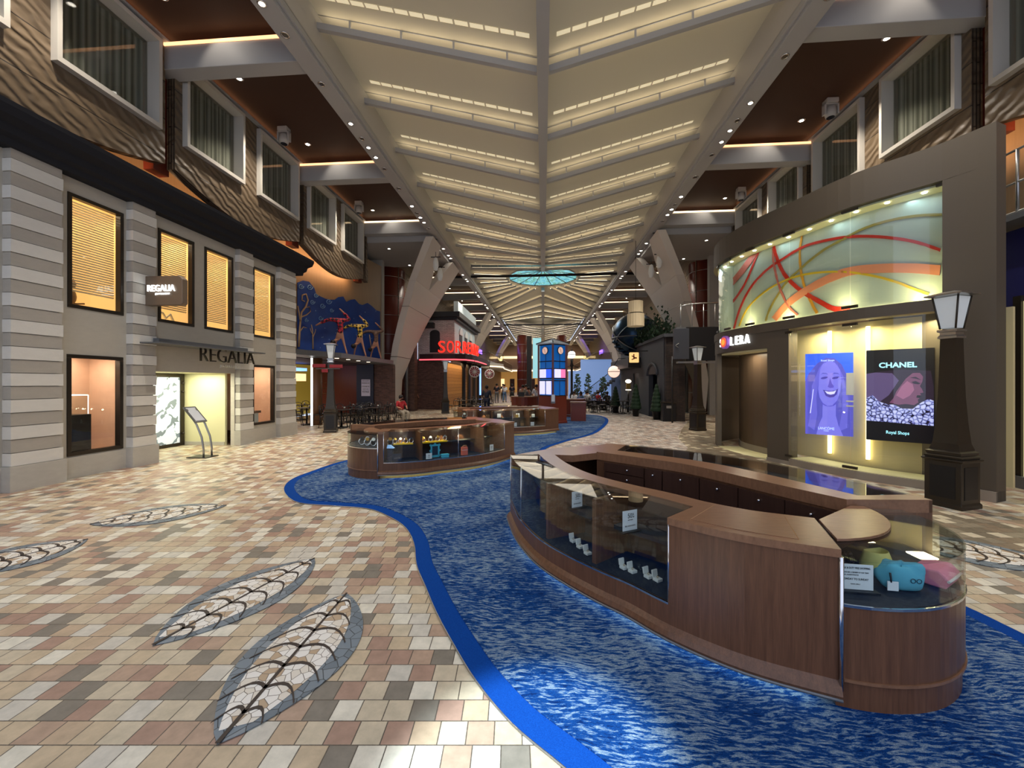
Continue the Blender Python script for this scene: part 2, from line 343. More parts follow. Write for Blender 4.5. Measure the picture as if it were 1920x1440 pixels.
cp=thing('carpet','blue streaky wave-patterned carpet with a plain blue edge winding around the counters','carpet',(0,0,0))
poly_obj('border',outl,.006,'carpet_border',cp,.006)
poly_obj('carpet_field',offset_poly(outl,.155),.013,'carpet',cp,.006)
tb=MB(); tb.tube([Vector((p[0],p[1],.008)) for p in outl],.006,5,closed=True); tb.build('edge_trim','steel',cp)
# leaf mosaics
def leaf(label,tip0,tip1,wl_,wr_,bulge=.0,nv=7):
    a=onZ(*tip0,0); b=onZ(*tip1,0); L_=(b-a).length; d=(b-a)/L_; nrm=Vector((-d.y,d.x,0))
    o=thing('leaf_mosaic',label,'floor mosaic',(a.x,a.y,0),group='leaf mosaics set in the tiled floor')
    def outline(k,t0=0,t1=1,n=22):
        P=[]
        for sg,w in ((1,wl_),(-1,wr_)):
            r=[]
            for i in range(n+1):
                t=lerp(t0,t1,i/n); y=math.sin(PI*t)**.8*w*k*(1+.25*math.cos(PI*t)*bulge); r.append(a+d*L_*t+nrm*sg*y)
            P+=r if sg==1 else r[::-1][1:-1]
        return P
    poly_obj('leaf_border',outline(1),.004,'mosaic_grey',o,.004); poly_obj('leaf_field',outline(.66,.05,.97),.009,'mosaic_cream',o,.002)
    w=.012; mb=MB(); q=nrm*w
    mb.loft([[a+Vector((0,0,.0112))+s_*q*k for s_ in (1,-1)]+[a+Vector((0,0,.0135))+s_*q*k for s_ in (-1,1)] for k in (1,)]+[[b+Vector((0,0,z))+s_*q*.6 for s_,z in ((1,.0112),(-1,.0112),(-1,.0135),(1,.0135))]]); mb.build('midrib','mosaic_vein',o)
    for i in range(nv):
        t=.13+.76*i/(nv-1)
        for sg,wd in ((1,wl_),(-1,wr_)):
            m_=MB(); p0=a+d*L_*t; y=math.sin(PI*min(.97,t))**.8*wd*.80; rr=[]
            for j in range(7):
                u=j/6; c=p0+nrm*sg*y*u-d*(.085*L_*u**2.2*min(1,y/(wd*.7)))+d*.035*L_*math.sin(PI*u); th=.012*(1-.55*u)+.002
                rr.append([c+d*th+Vector((0,0,.0112)),c-d*th+Vector((0,0,.0112)),c-d*th+Vector((0,0,.0135)),c+d*th+Vector((0,0,.0135))])
            m_.loft(rr); m_.build('vein','mosaic_vein',o)
leaf('large grey-edged leaf mosaic nearest the camera left of the carpet',(407,1398),(650,1114),.33,.38)
leaf('slimmer leaf mosaic just left and above the largest leaf in the floor',(286,1212),(590,1048),.38,.34)
leaf('faint distant leaf mosaic in front of the stone jewellery facade',(168,984),(425,948),.42,.42)
leaf('leaf mosaic cut by the left edge of the picture',(-120,1085),(165,1012),.42,.4)
leaf('leaf mosaic right of the near display counter beside the lamp post',(1680,1013),(2000,1062),.42,.42)
# cabin-deck walls, scalloped along the bottom
BAY=5.29; COL0=9.03
def scal(y): u=((y-COL0)/BAY)%1; return 7.08-.52*math.sin(PI*u)**1.0*(1 if True else 0)
WZ0,WZ1=7.72,9.82
wins=[]
for b in range(-2,12):
    y0=COL0+BAY*b; wins+= [(y0+.32,y0+2.27),(y0+2.92,y0+4.95)]
def cabin_wall(side,ylist,y0,y1,name):
    s=side; mb=MB(); ys=[y0]
    cuts=sorted(set([y0,y1]+[c for w in ylist for c in w if y0<c<y1]+[y0+.265*i for i in range(int((y1-y0)/.265)+1)]+[COL0+BAY*b+o for b in range(-2,16) for o in (-.14,.12) if y0<COL0+BAY*b+o<y1]))
    for a,b in zip(cuts,cuts[1:]):
        if b-a<1e-4: continue
        mid=(a+b)/2; xa,xb=s*9.0,s*9.22
        u=((mid-COL0+.14)%BAY)
        if u<.26: continue
        def seg(za,zb,zc,zd): mb.hexa([(xa,a,za),(xb,a,za),(xb,b,zb),(xa,b,zb),(xa,a,zc),(xb,a,zc),(xb,b,zd),(xa,b,zd)])
        if any(w[0]<mid<w[1] for w in ylist): seg(scal(a),scal(b),WZ0,WZ0); seg(WZ1,WZ1,10.05,10.05)
        else: seg(scal(a),scal(b),10.05,10.05)
    struct(name,mb,'wavy_brick')
cabin_wall(-1,wins,1,20.0,'wall_left'); cabin_wall(1,wins,1,20.0,'wall_right')
struct('wall_back_left',MB().box(-10.9,-10.6,-2,13.6,0,10.05).box(-10.9,-10.6,13.6,24.4,3.07,10.05),'mural_wood')
struct('wall_back_right',MB().box(10.0,10.3,-2,24.4,0,10.05),'mural_wood')
# red recess columns in the cabin wall
for s in (-1,1):
    for b in range(-1,3):
        y=COL0+BAY*b; struct('trim_3',MB().box(min(s*9.24,s*9.5),max(s*9.24,s*9.5),y-.2,y+.2,6.9,9.4),'redwood')
wn=[0]
def cabin_window(side,a,b,detail=True):
    wn[0]+=1; s=side; o=bpy.data.objects.new('window_%d'%wn[0],None); C.objects.link(o); o.location=(s*9,a,WZ0); o['kind']='structure'
    mb=MB(); X0,X1=s*8.86,s*9.34; t=.10
    def bx(xa,xb,*r): mb.box(min(xa,xb),max(xa,xb),*r)
    bx(X0,X1,a,b,WZ0,WZ0+t); bx(X0,X1,a,b,WZ1-t,WZ1); bx(X0,X1,a,a+t*.8,WZ0+t,WZ1-t); bx(X0,X1,b-t*.8,b,WZ0+t,WZ1-t)
    mb.build('window_frame','frame_white',o)
    m2=MB(); m2.box(min(s*9.16,s*9.18),max(s*9.16,s*9.18),a+t*.8,b-t*.8,WZ0+t,WZ1-t); m2.build('pane','smoke_pane',o)
    m3=MB(); pts=[(s*(9.27+.025*math.sin(i*1.9)),a+.1+(b-a-.2)*i/26) for i in range(27)]
    m3.loft([[(x,y,WZ0+t),(x+s*.02,y,WZ0+t),(x+s*.02,y,WZ1-t),(x,y,WZ1-t)] for x,y in pts],sm=False); m3.build('curtain','curtain_grey',o)
for w in wins:
    if 2.5<w[0]<19.6:
        for s in (-1,1): cabin_window(s,*w)
# ceilings over the sides, cross beams with coves
for s in (-1,1):
    a,b=sorted((s*5.5,s*10.3))
    struct('ceiling',MB().box(a,b,1,80,10.05,10.2),'ceiling_brown')
    eb=MB(); x0,x1=sorted((s*5.16,s*5.6)); eb.box(x0,x1,1,80,9.14,9.35); 
    x2,x3=sorted((s*5.30,s*5.6)); eb.box(x2,x3,1,80,9.35,10.05)
    x4,x5=sorted((s*5.10,s*5.18)); eb.box(x4,x5,1,80,9.22,9.38)
    struct('trim_4',eb,'beam_paint',bevel=.01)
for b in range(-1,14):
    y=COL0+BAY*b
    for s in (-1,1):
        xo=9.25
        x0,x1=sorted((s*5.6,s*xo)); mb=MB(); mb.box(x0,x1,y-.16,y+.24,9.27,9.83); 
        struct('trim_5',mb,'beam_paint',bevel=.012)
        l=MB(); xa,xb=sorted((s*5.65,s*9.0)); l.box(xa,xb,y-.185,y-.155,9.835,9.90); 
        q=tag(l.build('cove_light','cove_orange' if b<2 else 'cove_warm'),'cove light strip on the ceiling cross beam %s, %s'%('on the left' if s<0 else 'on the right',['nearest the camera','second from the camera','third from the camera','fourth from the camera'][b+1] if b<3 else 'in the distant row'),'cove light','cove light strips on the cross beams' )
        if b>=3: q['label']='distant cove light strip on a ceiling beam on the %s'%('left' if s<0 else 'right'); q['group']='distant cove strips on the %s'%('left' if s<0 else 'right')
for s in (-1,1):
    l=MB(); xa,xb=sorted((s*9.0,s*8.93)); l.box(xa,xb,3.8,19.4,9.70,9.74); l.build
    tr=MB(); xa,xb=sorted((s*9.0,s*8.86)); tr.box(xa,xb,3.8,19.4,9.90,9.945); struct('trim_6',tr,'beam_paint')
    xa,xb=sorted((s*8.985,s*8.95)); l=MB().box(xa,xb,3.9,19.3,9.955,10.01)
    tag(l.build('cove_light','cove_orange'),'long cove light strip above the cabin windows on the %s'%('left' if s<0 else 'right'),'cove light')
# wide soffit carried by the forked columns
for s in (-1,1):
    x0,x1=sorted((s*5.6,s*10.3)); struct('trim_7',MB().box(x0,x1,19.9,24.2,8.98,9.5),'beam_paint')
    xa,xb=sorted((s*6.0,s*9.4)); l=MB().box(xa,xb,19.80,19.88,9.42,9.47); struct('trim_8',MB().box(xa,xb,19.70,19.9,9.36,9.41),'beam_paint')
    tag(l.build('cove_light','cove_warm'),'bright cove light strip along the wide soffit on the %s'%('left' if s<0 else 'right'),'cove light')
# back walls of the far hall
for s in (-1,1):
    x0,x1=sorted((s*9.0,s*9.3))
    struct('wall_far_%s'%('left' if s<0 else 'right'),MB().box(x0,x1,24.4,80,0 if s>0 else 5,10.05),'wavy_brick')
struct('ceiling_upper',MB().box(-5.6,5.6,1,80,10.75,10.85),'beam_paint')
# ---------- canopy 1
def canopy(name,label,ribs,xe,ze,yspine,zs,y0,y1,step,mfab='canopy_fabric',bars=True,drop=.28):
    o=thing(name,label,'ceiling canopy',(0,y0,ze))
    for s in (-1,1):
        rr=[]; n=step
        for i in range(n+1):
            y=lerp(y0,y1,i/n); rr.append([(0,y,zs(y)+drop),(s*xe,y,ze+drop),(s*xe,y,ze+drop+.02),(0,y,zs(y)+drop+.02)])
        MB().loft(rr).build('fabric_panel',mfab,o)
        for (ye,yc) in ribs:
            a=Vector((s*.13,yc,zs(yc))); b=Vector((s*xe,ye,ze)); d=b-a; L_=d.length; d.normalize(); w=Vector((0,.055,0)) ; up=Vector((0,0,.07))
            rb=MB(); rb.hexa([a-w-up,b-w-up,b+w-up,a+w-up,a-w+up,b-w+up,b+w+up,a+w+up])
            for k in range(1,5):
                p=a+d*L_*(k-.45)/4.2; rb.box(p.x-.02,p.x+.02,p.y-.02,p.y+.02,p.z+.06,p.z+drop)
            c1=a+Vector((0,0,drop)); c2=b+Vector((0,0,drop)); rb.tube([c1,c2],.012,5)
            rib=rb.build('rib','rib_paint',o)
            st=MB(); w2=Vector((0,.03,0)); e=Vector((0,0,.072)); e2=Vector((0,0,.08)); a2=a+d*.15; b2=b-d*.15
            st.hexa([a2-w2+e,b2-w2+e,b2+w2+e,a2+w2+e,a2-w2+e2,b2-w2+e2,b2+w2+e2,a2+w2+e2]); st.build('light_strip','cove_canopy',rib)
            if bars:
                lb=MB(); nb=14; off=Vector((0,-.5,drop-.012))
                for k in range(nb):
                    p=a+d*L_*(.03+.90*k/nb)+off; q=a+d*L_*(.03+.90*(k+.86)/nb)+off; h=Vector((0,.05,0)); t=Vector((0,0,.008))
                    zc=lambda v:Vector((v.x,v.y,lerp(zs(v.y),ze,abs(v.x)/xe)+drop-.012))
                    p,q=zc(p),zc(q); lb.hexa([p-h-t,q-h-t,q+h-t,p+h-t,p-h,q-h,q+h,p+h])
                lb.build('led_bar','led_bar',o)
    return o

zs1=lambda y: 8.6 if y<20 else lerp(8.6,9.75,min(1,(y-20)/8))
r1=[(8.73+2.41*k,8.73+2.41*k) for k in range(-3,9)]
c1=canopy('light_canopy','long backlit cream fabric ceiling canopy of wide grey ribs nearest the camera',r1,5.12,9.9,None,zs1,1.0,28.0,14)
sp=MB(); sp.loft([[(-.12,y,zs1(y)-.15),(.12,y,zs1(y)-.15),(.12,y,zs1(y)+.15),(-.12,y,zs1(y)+.15)] for y in (1,8,14,20,24,28)]); sp.build('spine_beam','rib_paint',c1)
for s in (-1,1):
    x0,x1=sorted((s*5.10,s*5.17)); MB().box(x0,x1,1,28,9.36,10.2).build('edge_fascia','white_paint',c1)
# ---------- canopy 2: fan around the skylight
zf=lambda y:9.75
c2=thing('fan_canopy','fan-shaped backlit canopy with ribs radiating from the glass skylight','ceiling canopy',(0,28,9.9))
bm=bmesh.new(); DC=Vector((0,30.9,9.95)); DR=2.7; nd=12
rim=[Vector((DC.x+DR*math.cos(2*PI*i/nd+PI/12),DC.y+DR*math.sin(2*PI*i/nd+PI/12),9.95)) for i in range(nd)]
fb=MB(); outer=[]
for p in rim:
    d=(p-DC).normalized(); tx=(5.3/abs(d.x)) if abs(d.x)>1e-6 else 1e9; ty=((52-DC.y)/d.y) if d.y>0 else ((28.05-DC.y)/d.y if d.y<0 else 1e9); q=DC+d*min(tx,ty); outer.append(Vector((q.x,q.y,9.95)))
for i in range(nd):
    j=(i+1)%nd; a,b,c_,d_=rim[i],rim[j],outer[j],outer[i]
    fb.quad(a,b,c_,d_)
    if abs(c_.x)>5.2 and abs(d_.y-52)<.1: fb.quad(d_,c_,Vector((c_.x,52,9.95)),Vector((c_.x,52,9.95)))
    if abs(d_.x)>5.2 and abs(c_.y-52)<.1: fb.quad(d_,c_,Vector((d_.x,52,9.95)),Vector((d_.x,52,9.95)))
    if abs(c_.x)>5.2 and abs(d_.y-28.05)<.1: fb.quad(d_,c_,Vector((c_.x,28.05,9.95)),Vector((c_.x,28.05,9.95)))
    if abs(d_.x)>5.2 and abs(c_.y-28.05)<.1: fb.quad(d_,c_,Vector((d_.x,28.05,9.95)),Vector((d_.x,28.05,9.95)))
fb.build('fabric_panel','canopy_fabric',c2)
for s in (-1,1):
    L_=[((s*2.5,29.6),(s*5.2,28.9)),((s*2.6,30.4),(s*5.2,30.1)),((s*2.6,31.2),(s*5.2,31.6)),((s*2.5,32.0),(s*5.2,33.3)),((s*2.2,32.6),(s*5.2,35.2)),((s*1.8,33.1),(s*5.2,37.4)),((s*1.2,33.5),(s*5.2,40.0)),((s*.7,33.8),(s*5.2,43.0)),
        ((s*.15,37.0),(s*5.2,46.0)),((s*.15,41.0),(s*5.2,48.4)),((s*.15,44.5),(s*5.2,50)),((s*.15,48),(s*5.2,51.5))]
    for (a,b) in L_:
        a=Vector((a[0],a[1],9.7)); b=Vector((b[0],b[1],9.7)); d=(b-a).normalized(); nn=Vector((-d.y,d.x,0))
        w=nn*.05; u=Vector((0,0,.06)); rb=MB(); rb.hexa([a-w-u,b-w-u,b+w-u,a+w-u,a-w+u,b-w+u,b+w+u,a+w+u]); rib=rb.build('rib','rib_paint',c2)
        w=nn*.04; off=nn*.16*s; u0=Vector((0,0,.1)); u1=Vector((0,0,.13)); st=MB(); a2,b2=a+d*.2+off,b-d*.2+off
        st.hexa([a2-w+u0,b2-w+u0,b2+w+u0,a2+w+u0,a2-w+u1,b2-w+u1,b2+w+u1,a2+w+u1]); st.build('light_strip','strip_warm',rib)

for c_ in c2.children:
    for g in c_.children:
        if g.name.startswith('light_strip'): g.data.materials[0]=M['strip_warm']
MB().box(-.13,.13,33.6,52,9.45,9.8).build('spine_beam','rib_paint',c2)
for y in (28.15,51.9):
    MB().tube([(-7.5,y,9.35),(7.5,y,9.35)],.09,8).build('cross_bar','cornice_dark',c2)
# skylight
sk=thing('skylight','round glazed skylight with green leafy glass in the middle of the fan canopy','skylight',(DC.x,DC.y,9.95))
m=mat('leafy_glass',(.1,.5,.5),.3); t=NT(m); f=t.noise(t.map(),2.2,4,.6); cc=t.ramp(f,[(.38,sr(70,150,170)),(.48,sr(130,205,220)),(.56,sr(70,140,110)),(.66,sr(170,230,240))]); t.col(cc); t.set(t.b,'Emission Color',cc); t.set(t.b,'Emission Strength',.85)
apex=Vector((DC.x,DC.y,10.5)); g=MB()
for i in range(nd): n=len(g.v); g.v+=[tuple(rim[i]),tuple(rim[(i+1)%nd]),tuple(apex)]; g.face((n,n+1,n+2))
g.build('glazing','leafy_glass',sk)
g=MB()
for i in range(nd): g.tube([rim[i],rim[(i+1)%nd]],.06,6)
g.build('ring_frame','steel',sk)
for i in range(nd): MB().tube([rim[i],apex],.04,6).build('glazing_bar','steel',sk)
# ---------- canopy 3
zs3=lambda y:9.0
c3=canopy('far_canopy','farthest backlit ribbed canopy beyond the dark cross bar','' or [(54+2.6*k,54+2.6*k) for k in range(10)],5.12,9.9,None,zs3,52.2,79,6,bars=False)
MB().box(-.12,.12,52.2,79,8.9,9.2).build('spine_beam','rib_paint',c3)
# ---------- downlights
def ring_light(x,y,z,on,label,group,r=.055):
    o=thing('downlight',label,'downlight',(x,y,z),group=group)
    MB().lathe((x,y),[(r*1.5,z),(r*1.5,z-.012),(r,z-.02),(r,z)],14).build('bezel','chrome',o)
    MB().cyl((x,y),r*.9,z-.016,z-.01,12).build('lens','lamp_white' if on else 'lamp_off',o)

for s in (-1,1):
    sd='left' if s<0 else 'right'
    for b in range(-1,12):
        base=COL0+BAY*b
        far=b>2
        for k,(off,on) in enumerate([(.4,False),(1.9,True),(2.6,False),(3.05,True),(3.6,True),(4.3,False)]):
            if far and not on: continue
            if base+off<3: continue
            gl='%s round downlight in the %s edge beam of the canopy'%('lit' if on else 'unlit',sd)
            ring_light(s*5.42,base+off,9.14,on,gl,'%s downlights in the %s edge beam'%('lit' if on else 'unlit',sd),.075 if b>0 else .06)
        for off,x in ((1.2,8.2),(4.2,8.1),(1.4,6.2)):
            if b>7 or base+off<3: continue
            ring_light(s*x,base+off,10.05 if not (19.9<base+off<24.2) else 8.98,True,'lit downlight in the brown ceiling panels on the %s'%sd,'lit downlights in the brown ceiling on the %s'%sd,.07)
    # moving-head lights
    for i,b in enumerate((0,1,2)):
        x,y,z=s*8.35,COL0+BAY*b+3.3,10.05
        if b==2: continue
        o=thing('stage_light','white moving-head stage light hanging from the brown ceiling, %s, %s'%('left side' if s<0 else 'right side','nearer one' if b==0 else 'farther one'),'stage light',(x,y,z))
        MB().box(x-.16,x+.16,y-.12,y+.12,z-.14,z,).build('mount_base','white_paint',o,bevel=.02)
        yk=MB(); yk.box(x-.2,x-.15,y-.07,y+.07,z-.45,z-.12); yk.box(x+.15,x+.2,y-.07,y+.07,z-.45,z-.12); yk.box(x-.2,x+.2,y-.07,y+.07,z-.17,z-.12); yk.build('yoke','white_paint',o,bevel=.01)
        MB().lathe((x,y),[(.06,z-.2),(.13,z-.24),(.15,z-.4),(.12,z-.52),(.11,z-.52)],16).build('lamp_head','white_paint',o)
        MB().cyl((x,y),.1,z-.53,z-.52,14).build('lens','glassy_dark',o)
# ================= LEFT: STONE JEWELLERY BUILDING =================
FX=-8.85; ZT=5.72
jb=thing('jewellery_building','two-storey pale stone jewellery shop facade with banded pilasters and dark cornice','building',(FX,9.8,0))
ops=[(6.80,7.80,3.22,5.38),(8.56,9.52,3.22,5.38),(9.83,10.80,3.22,5.38),(11.58,12.58,3.22,5.38),(6.79,7.79,.42,2.34),(11.56,12.58,.5,2.36),(8.40,10.86,0,2.07)]
def wall_with_holes(x0,x1,y0,y1,z0,z1,holes,m,name,parent):
    ys=sorted(set([y0,y1]+[v for h in holes for v in h[:2]])); mb=MB()
    for a,b in zip(ys,ys[1:]):
        hs=sorted([h for h in holes if h[0]<(a+b)/2<h[1]],key=lambda h:h[2]); z=z0
        for h in hs:
            if h[2]>z: mb.box(x0,x1,a,b,z,h[2])
            z=h[3]
        if z<z1: mb.box(x0,x1,a,b,z,z1)
    return mb.build(name,m,parent)
wall_with_holes(FX-.12,FX,2,13.6,0,ZT,ops,'stone_wall','front_wall',jb)
MB().box(-10.58,FX-.3,13.3,13.6,0,ZT).build('end_wall','stone_wall',jb)
def pilaster(y0,y1,z0=0,z1=ZT,x=FX,px=.16,skip=None):
    mb=MB(); mb.box(x,x+px+.03,y0-.03,y1+.03,z0,.42,2); n=24; h=(z1-.42)/n
    for i in range(n):
        a=.42+h*i; d=px if i%2==0 else px-.014
        mb.box(x,x+d,y0+(0 if i%2==0 else .008),y1-(0 if i%2==0 else .008),a+.006,a+h-.006,0 if i%2==0 else 1)
    mb.box(x,x+px-.05,y0+.03,y1-.03,.42,z1,1)
    return mb.build('pilaster',['stone_light','stone_dark','stone_base'],jb)
for a,b in ((5.9,6.62),(7.86,8.38),(10.88,11.42),(12.66,13.5),(3.6,4.3)): pilaster(a,b)
mb=MB()
for a,b in ((2,3.57),(4.33,5.87),(6.65,7.83),(11.45,12.63)): MB().box(FX,FX+.03,a,b,0,.40).build('plinth','stone_base',jb)
co_=MB(); prof=[(FX-.05,5.66),(FX+.22,5.66),(FX+.25,5.76),(FX+.36,5.80),(FX+.40,5.92),(FX+.58,5.98),(FX+.64,6.10),(FX+.64,6.18),(FX-1.7,6.18),(FX-1.7,6.1),(FX-.05,6.1)]
co_.prism_axis([(x,z) for x,z in prof],2,13.8,'y'); co_.build('cornice','cornice_dark',jb)
# room windows
def shop_window(y0,y1,z0,z1,kind,label_extra):
    f=MB(); t=.07; x0,x1=FX-.10,FX+.02
    f.box(x0,x1,y0,y1,z0,z0+t); f.box(x0,x1,y0,y1,z1-t,z1); f.box(x0,x1,y0,y0+t,z0+t,z1-t); f.box(x0,x1,y1-t,y1,z0+t,z1-t)
    fr=f.build('window_frame','dark_bronze',jb,bevel=.006)
    MB().box(FX-.06,FX-.055,y0+t,y1-t,z0+t,z1-t).build('pane','pane',fr)
    b=MB(); xb=FX-1.1
    b.box(xb,xb+.02,y0-.25,y1+.25,z0-.1,z1+.1); b.box(xb,FX-.12,y0-.27,y0-.25,z0-.1,z1+.1); b.box(xb,FX-.12,y1+.25,y1+.27,z0-.1,z1+.1); b.box(xb,FX-.12,y0-.25,y1+.25,z0-.12,z0-.1); b.box(xb,FX-.12,y0-.25,y1+.25,z1+.1,z1+.12)
    b.build('window_box','window_warm' if kind=='blind' else 'window_rose',jb)
    if kind=='blind':
        s=MB(); n=int((z1-z0-.2)/.05); low=z0+.1+(.25 if label_extra<2 else .12)
        for i in range(n):
            z=z1-.1-i*.05
            if z<low: break
            s.obox((FX-.17,(y0+y1)/2,z),(.034,y1-y0-.08,.003),ry=-.95)
        s.build('venetian_blind','blind_slat',jb)
        light('window_lamp','AREA',(FX-.62,(y0+y1)/2,z1+.02),12,(1,.87,.66),.5,.8,rot=(0,0,0))
    else: light('window_lamp','AREA',(FX-.6,(y0+y1)/2,z1+.06),24,(1,.80,.62),.5,.8,rot=(0,0,0))
mat('window_warm',sr(226,186,120),.7,emit=sr(240,206,140),es=.4); mat('window_rose',sr(226,190,160),.7); mat('blind_slat',sr(248,232,196),.6)
NT(M['window_rose']); t=NT(M['window_rose']); t.col(t.mix(t.noise(t.map((1,.7,1)),1.6,4,.6,.5),sr(222,186,156),sr(184,152,132)))
for i,o in enumerate(ops[:4]): shop_window(*o,'blind',i)
shop_window(*ops[4],'room',4); shop_window(*ops[5],'room',5)
# vestibule
v=MB(); v.box(-10.55,-10.5,8.2,11.0,0,2.2); v.build('entrance_side_wall','door_brown',jb)
MB().box(-10.5,FX-.3,10.88,10.95,0,2.2).build('entrance_end_wall','cream_wall',jb)
MB().box(-10.5,FX-.3,8.2,8.3,0,2.2).build('entrance_near_wall','cream_wall',jb)
MB().box(-10.5,FX-.3,8.2,11,2.07,2.12).build('entrance_soffit','cream_wall',jb)
MB().box(-10.4,FX-.32,10.86,10.885,0,.1).build('entrance_skirting','stone_base',jb)
light('entrance_lamp','AREA',(-9.6,9.9,2.05),38,(1,.95,.68),.8,1.6,rot=(0,0,0))
jd=bpy.data.objects.new('door_1',None); C.objects.link(jd); jd.location=(-10.42,9.1,0); jd['kind']='structure'
f=MB(); x0,x1=-10.46,-10.38; ya,yb=9.0,10.85; f.box(x0,x1,ya,yb,0,.09); f.box(x0,x1,ya,yb,1.96,2.06); f.box(x0,x1,yb-.12,yb,0.09,1.96); f.box(x0,x1,ya,ya+.1,0.09,1.96); f.build('door_frame','dark_bronze',jd)
m=mat('frosted_art',(.9,.95,1),.5); t=NT(m)
def bars(rot,sc,th): 
    w=t.n('SeparateXYZ',{'Vector':t.map((1,1,1),rot=(rot,0,0))}).outputs[1]; n_=t.noise(t.map((3,3,3),rot=(rot,0,0)),1.2,1,.4)
    return t.math('LESS_THAN',t.math('FRACT',t.math('ADD',t.math('MULTIPLY',w,sc),n_)),th)
k=t.math('MAXIMUM',t.math('MULTIPLY',bars(.95,2.3,.26),t.math('GREATER_THAN',t.noise(t.map((2,2,2)),2.3,1),.46)),t.math('MULTIPLY',bars(-.6,1.7,.2),t.math('GREATER_THAN',t.noise(t.map((2,2,2),loc=(4,2,1)),2.6,1),.5)))
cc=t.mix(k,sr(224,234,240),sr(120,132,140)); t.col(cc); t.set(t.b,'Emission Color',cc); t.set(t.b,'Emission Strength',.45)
MB().box(-10.43,-10.41,ya+.1,yb-.12,.09,1.96).build('door_pane','frosted_art',jd)
h=MB()
for z in (.35,1.55,1.8): h.ball((-10.36,yb-.06,z),.035)
h.build('hinge','dark_bronze',jd)
# canopy plate and lettering
cn=MB(); cn.box(FX+.02,FX+.62,8.0,11.3,2.66,2.69); cn.box(FX+.02,FX+.3,8.3,11.0,2.69,2.80); cn.build('entrance_canopy','grey_metal',jb)
ANG=Vector((0,1,0))
fit_text('sign_lettering','REGALIA','dark_bronze',jb,(FX+.42,9.25,2.34),(0,1,0),(0,0,1),1.85,.36,.04,-.018)
fit_text('sign_lettering','JEWELLERY','frame_white',jb,(FX+.42,9.85,2.2),(0,1,0),(0,0,1),.66,.075,.02)
# projecting sign box
sb=thing('projecting_sign','square bronze box sign with glowing white lettering jutting from the stone pilaster','sign',(-8.35,8.14,3.5))
bx=MB(); bx.prism_axis([(-8.69,3.5),(-7.86,3.5),(-7.82,3.54),(-7.82,4.06),(-7.90,4.14),(-8.69,4.14)],8.12,8.26,'y'); bx.build('sign_box','sign_box',sb,bevel=.01)
fit_text('sign_lettering','REGALIA','white_sign',sb,(-8.62,8.105,3.80),(1,0,0),(0,0,1),.64,.14,.02,.0); fit_text('sign_lettering','JEWELLERY','white_sign',sb,(-8.44,8.105,3.72),(1,0,0),(0,0,1),.34,.042,.02,.0)
# display window contents
pl=thing('display_plinth','black display plinth with grey lettering in the lower left shop window','plinth',(-9.35,7.0,.3))
MB().box(-9.62,-9.02,6.66,7.34,.32,1.18).build('plinth_box','black',pl,bevel=.005)
fit_text('plinth_lettering','PRINCE +','grey_metal',pl,(-9.005,6.90,1.05),(0,0,-1),(0,1,0),.6,.08,.006); fit_text('plinth_lettering','GEORGE','grey_metal',pl,(-9.005,6.98,.37),(0,1,0),(0,0,1),.32,.07,.006)
vt=thing('glass_display_box','clear glass box of gold jewellery standing on the black window plinth','display box',(-9.3,6.97,1.18))
MB().box(-9.6,-9.04,6.74,7.30,1.185,1.56).build('glass_cover','case_glass',vt); e=MB()
for x in (-9.6,-9.04):
    for y in (6.74,7.30): e.tube([(x,y,1.185),(x,y,1.56)],.008,4)
for z in (1.56,):
    e.tube([(-9.6,6.74,z),(-9.04,6.74,z),(-9.04,7.30,z),(-9.6,7.30,z),(-9.6,6.74,z)],.008,4)
e.build('edge','white_led',vt)
for i,(x,y,r) in enumerate(((-9.25,6.86,.08),(-9.2,7.02,.055))):
    j=thing('necklace_bust',['taller cream necklace bust in the glass box','small cream jewellery stand in the glass box'][i],'jewellery stand',(x,y,1.19))
    MB().lathe((x,y),[(r*.9,1.185),(r,1.22),(r*.75,1.22+r*1.3),(r*.4,1.22+r*1.7),(r*.35,1.22+r*2.2)],12).build('bust','gold',j)
wp=thing('window_plinth','white plinth topped with a brown tray in the far lower shop window','plinth',(-9.3,12.0,.4)); MB().box(-9.5,-9.05,11.75,12.1,.40,.85).build('plinth_box','velvet_white',wp); MB().box(-9.54,-9.0,11.7,12.15,.85,.92).build('tray','walnut',wp)
# silhouettes on the upper sills
ct=thing('cat_statue','brown sitting cat figure on the sill of the first upper window','statue',(-9.22,7.02,3.3))
c=MB(); c.ball((-9.12,7.0,3.47),.15,12,8,0,(.7,1,1.25)); c.ball((-9.12,7.06,3.71),.085,10,6); c.build('body','seat_tan',ct); e=MB()
for y in (7.01,7.11): MB().lathe((-9.12,y),[(.03,3.76),(.002,3.84)],6).build('ear','seat_tan',ct) 
MB().tube([(-9.12,6.95,3.36),(-9.08,7.12,3.34),(-9.08,7.26,3.37)],.02,6).build('tail','seat_tan',ct)
tb_=thing('scroll_ornament','pale scroll-shaped ornament on the sill of the second upper window','ornament',(-9.2,9.1,3.3))
MB().tube([(-9.2,8.8,3.34),(-9.2,8.85,3.52),(-9.2,9.02,3.5),(-9.2,9.1,3.38),(-9.2,9.22,3.5),(-9.2,9.3,3.34)],.03,6).build('scroll','velvet_white',tb_)
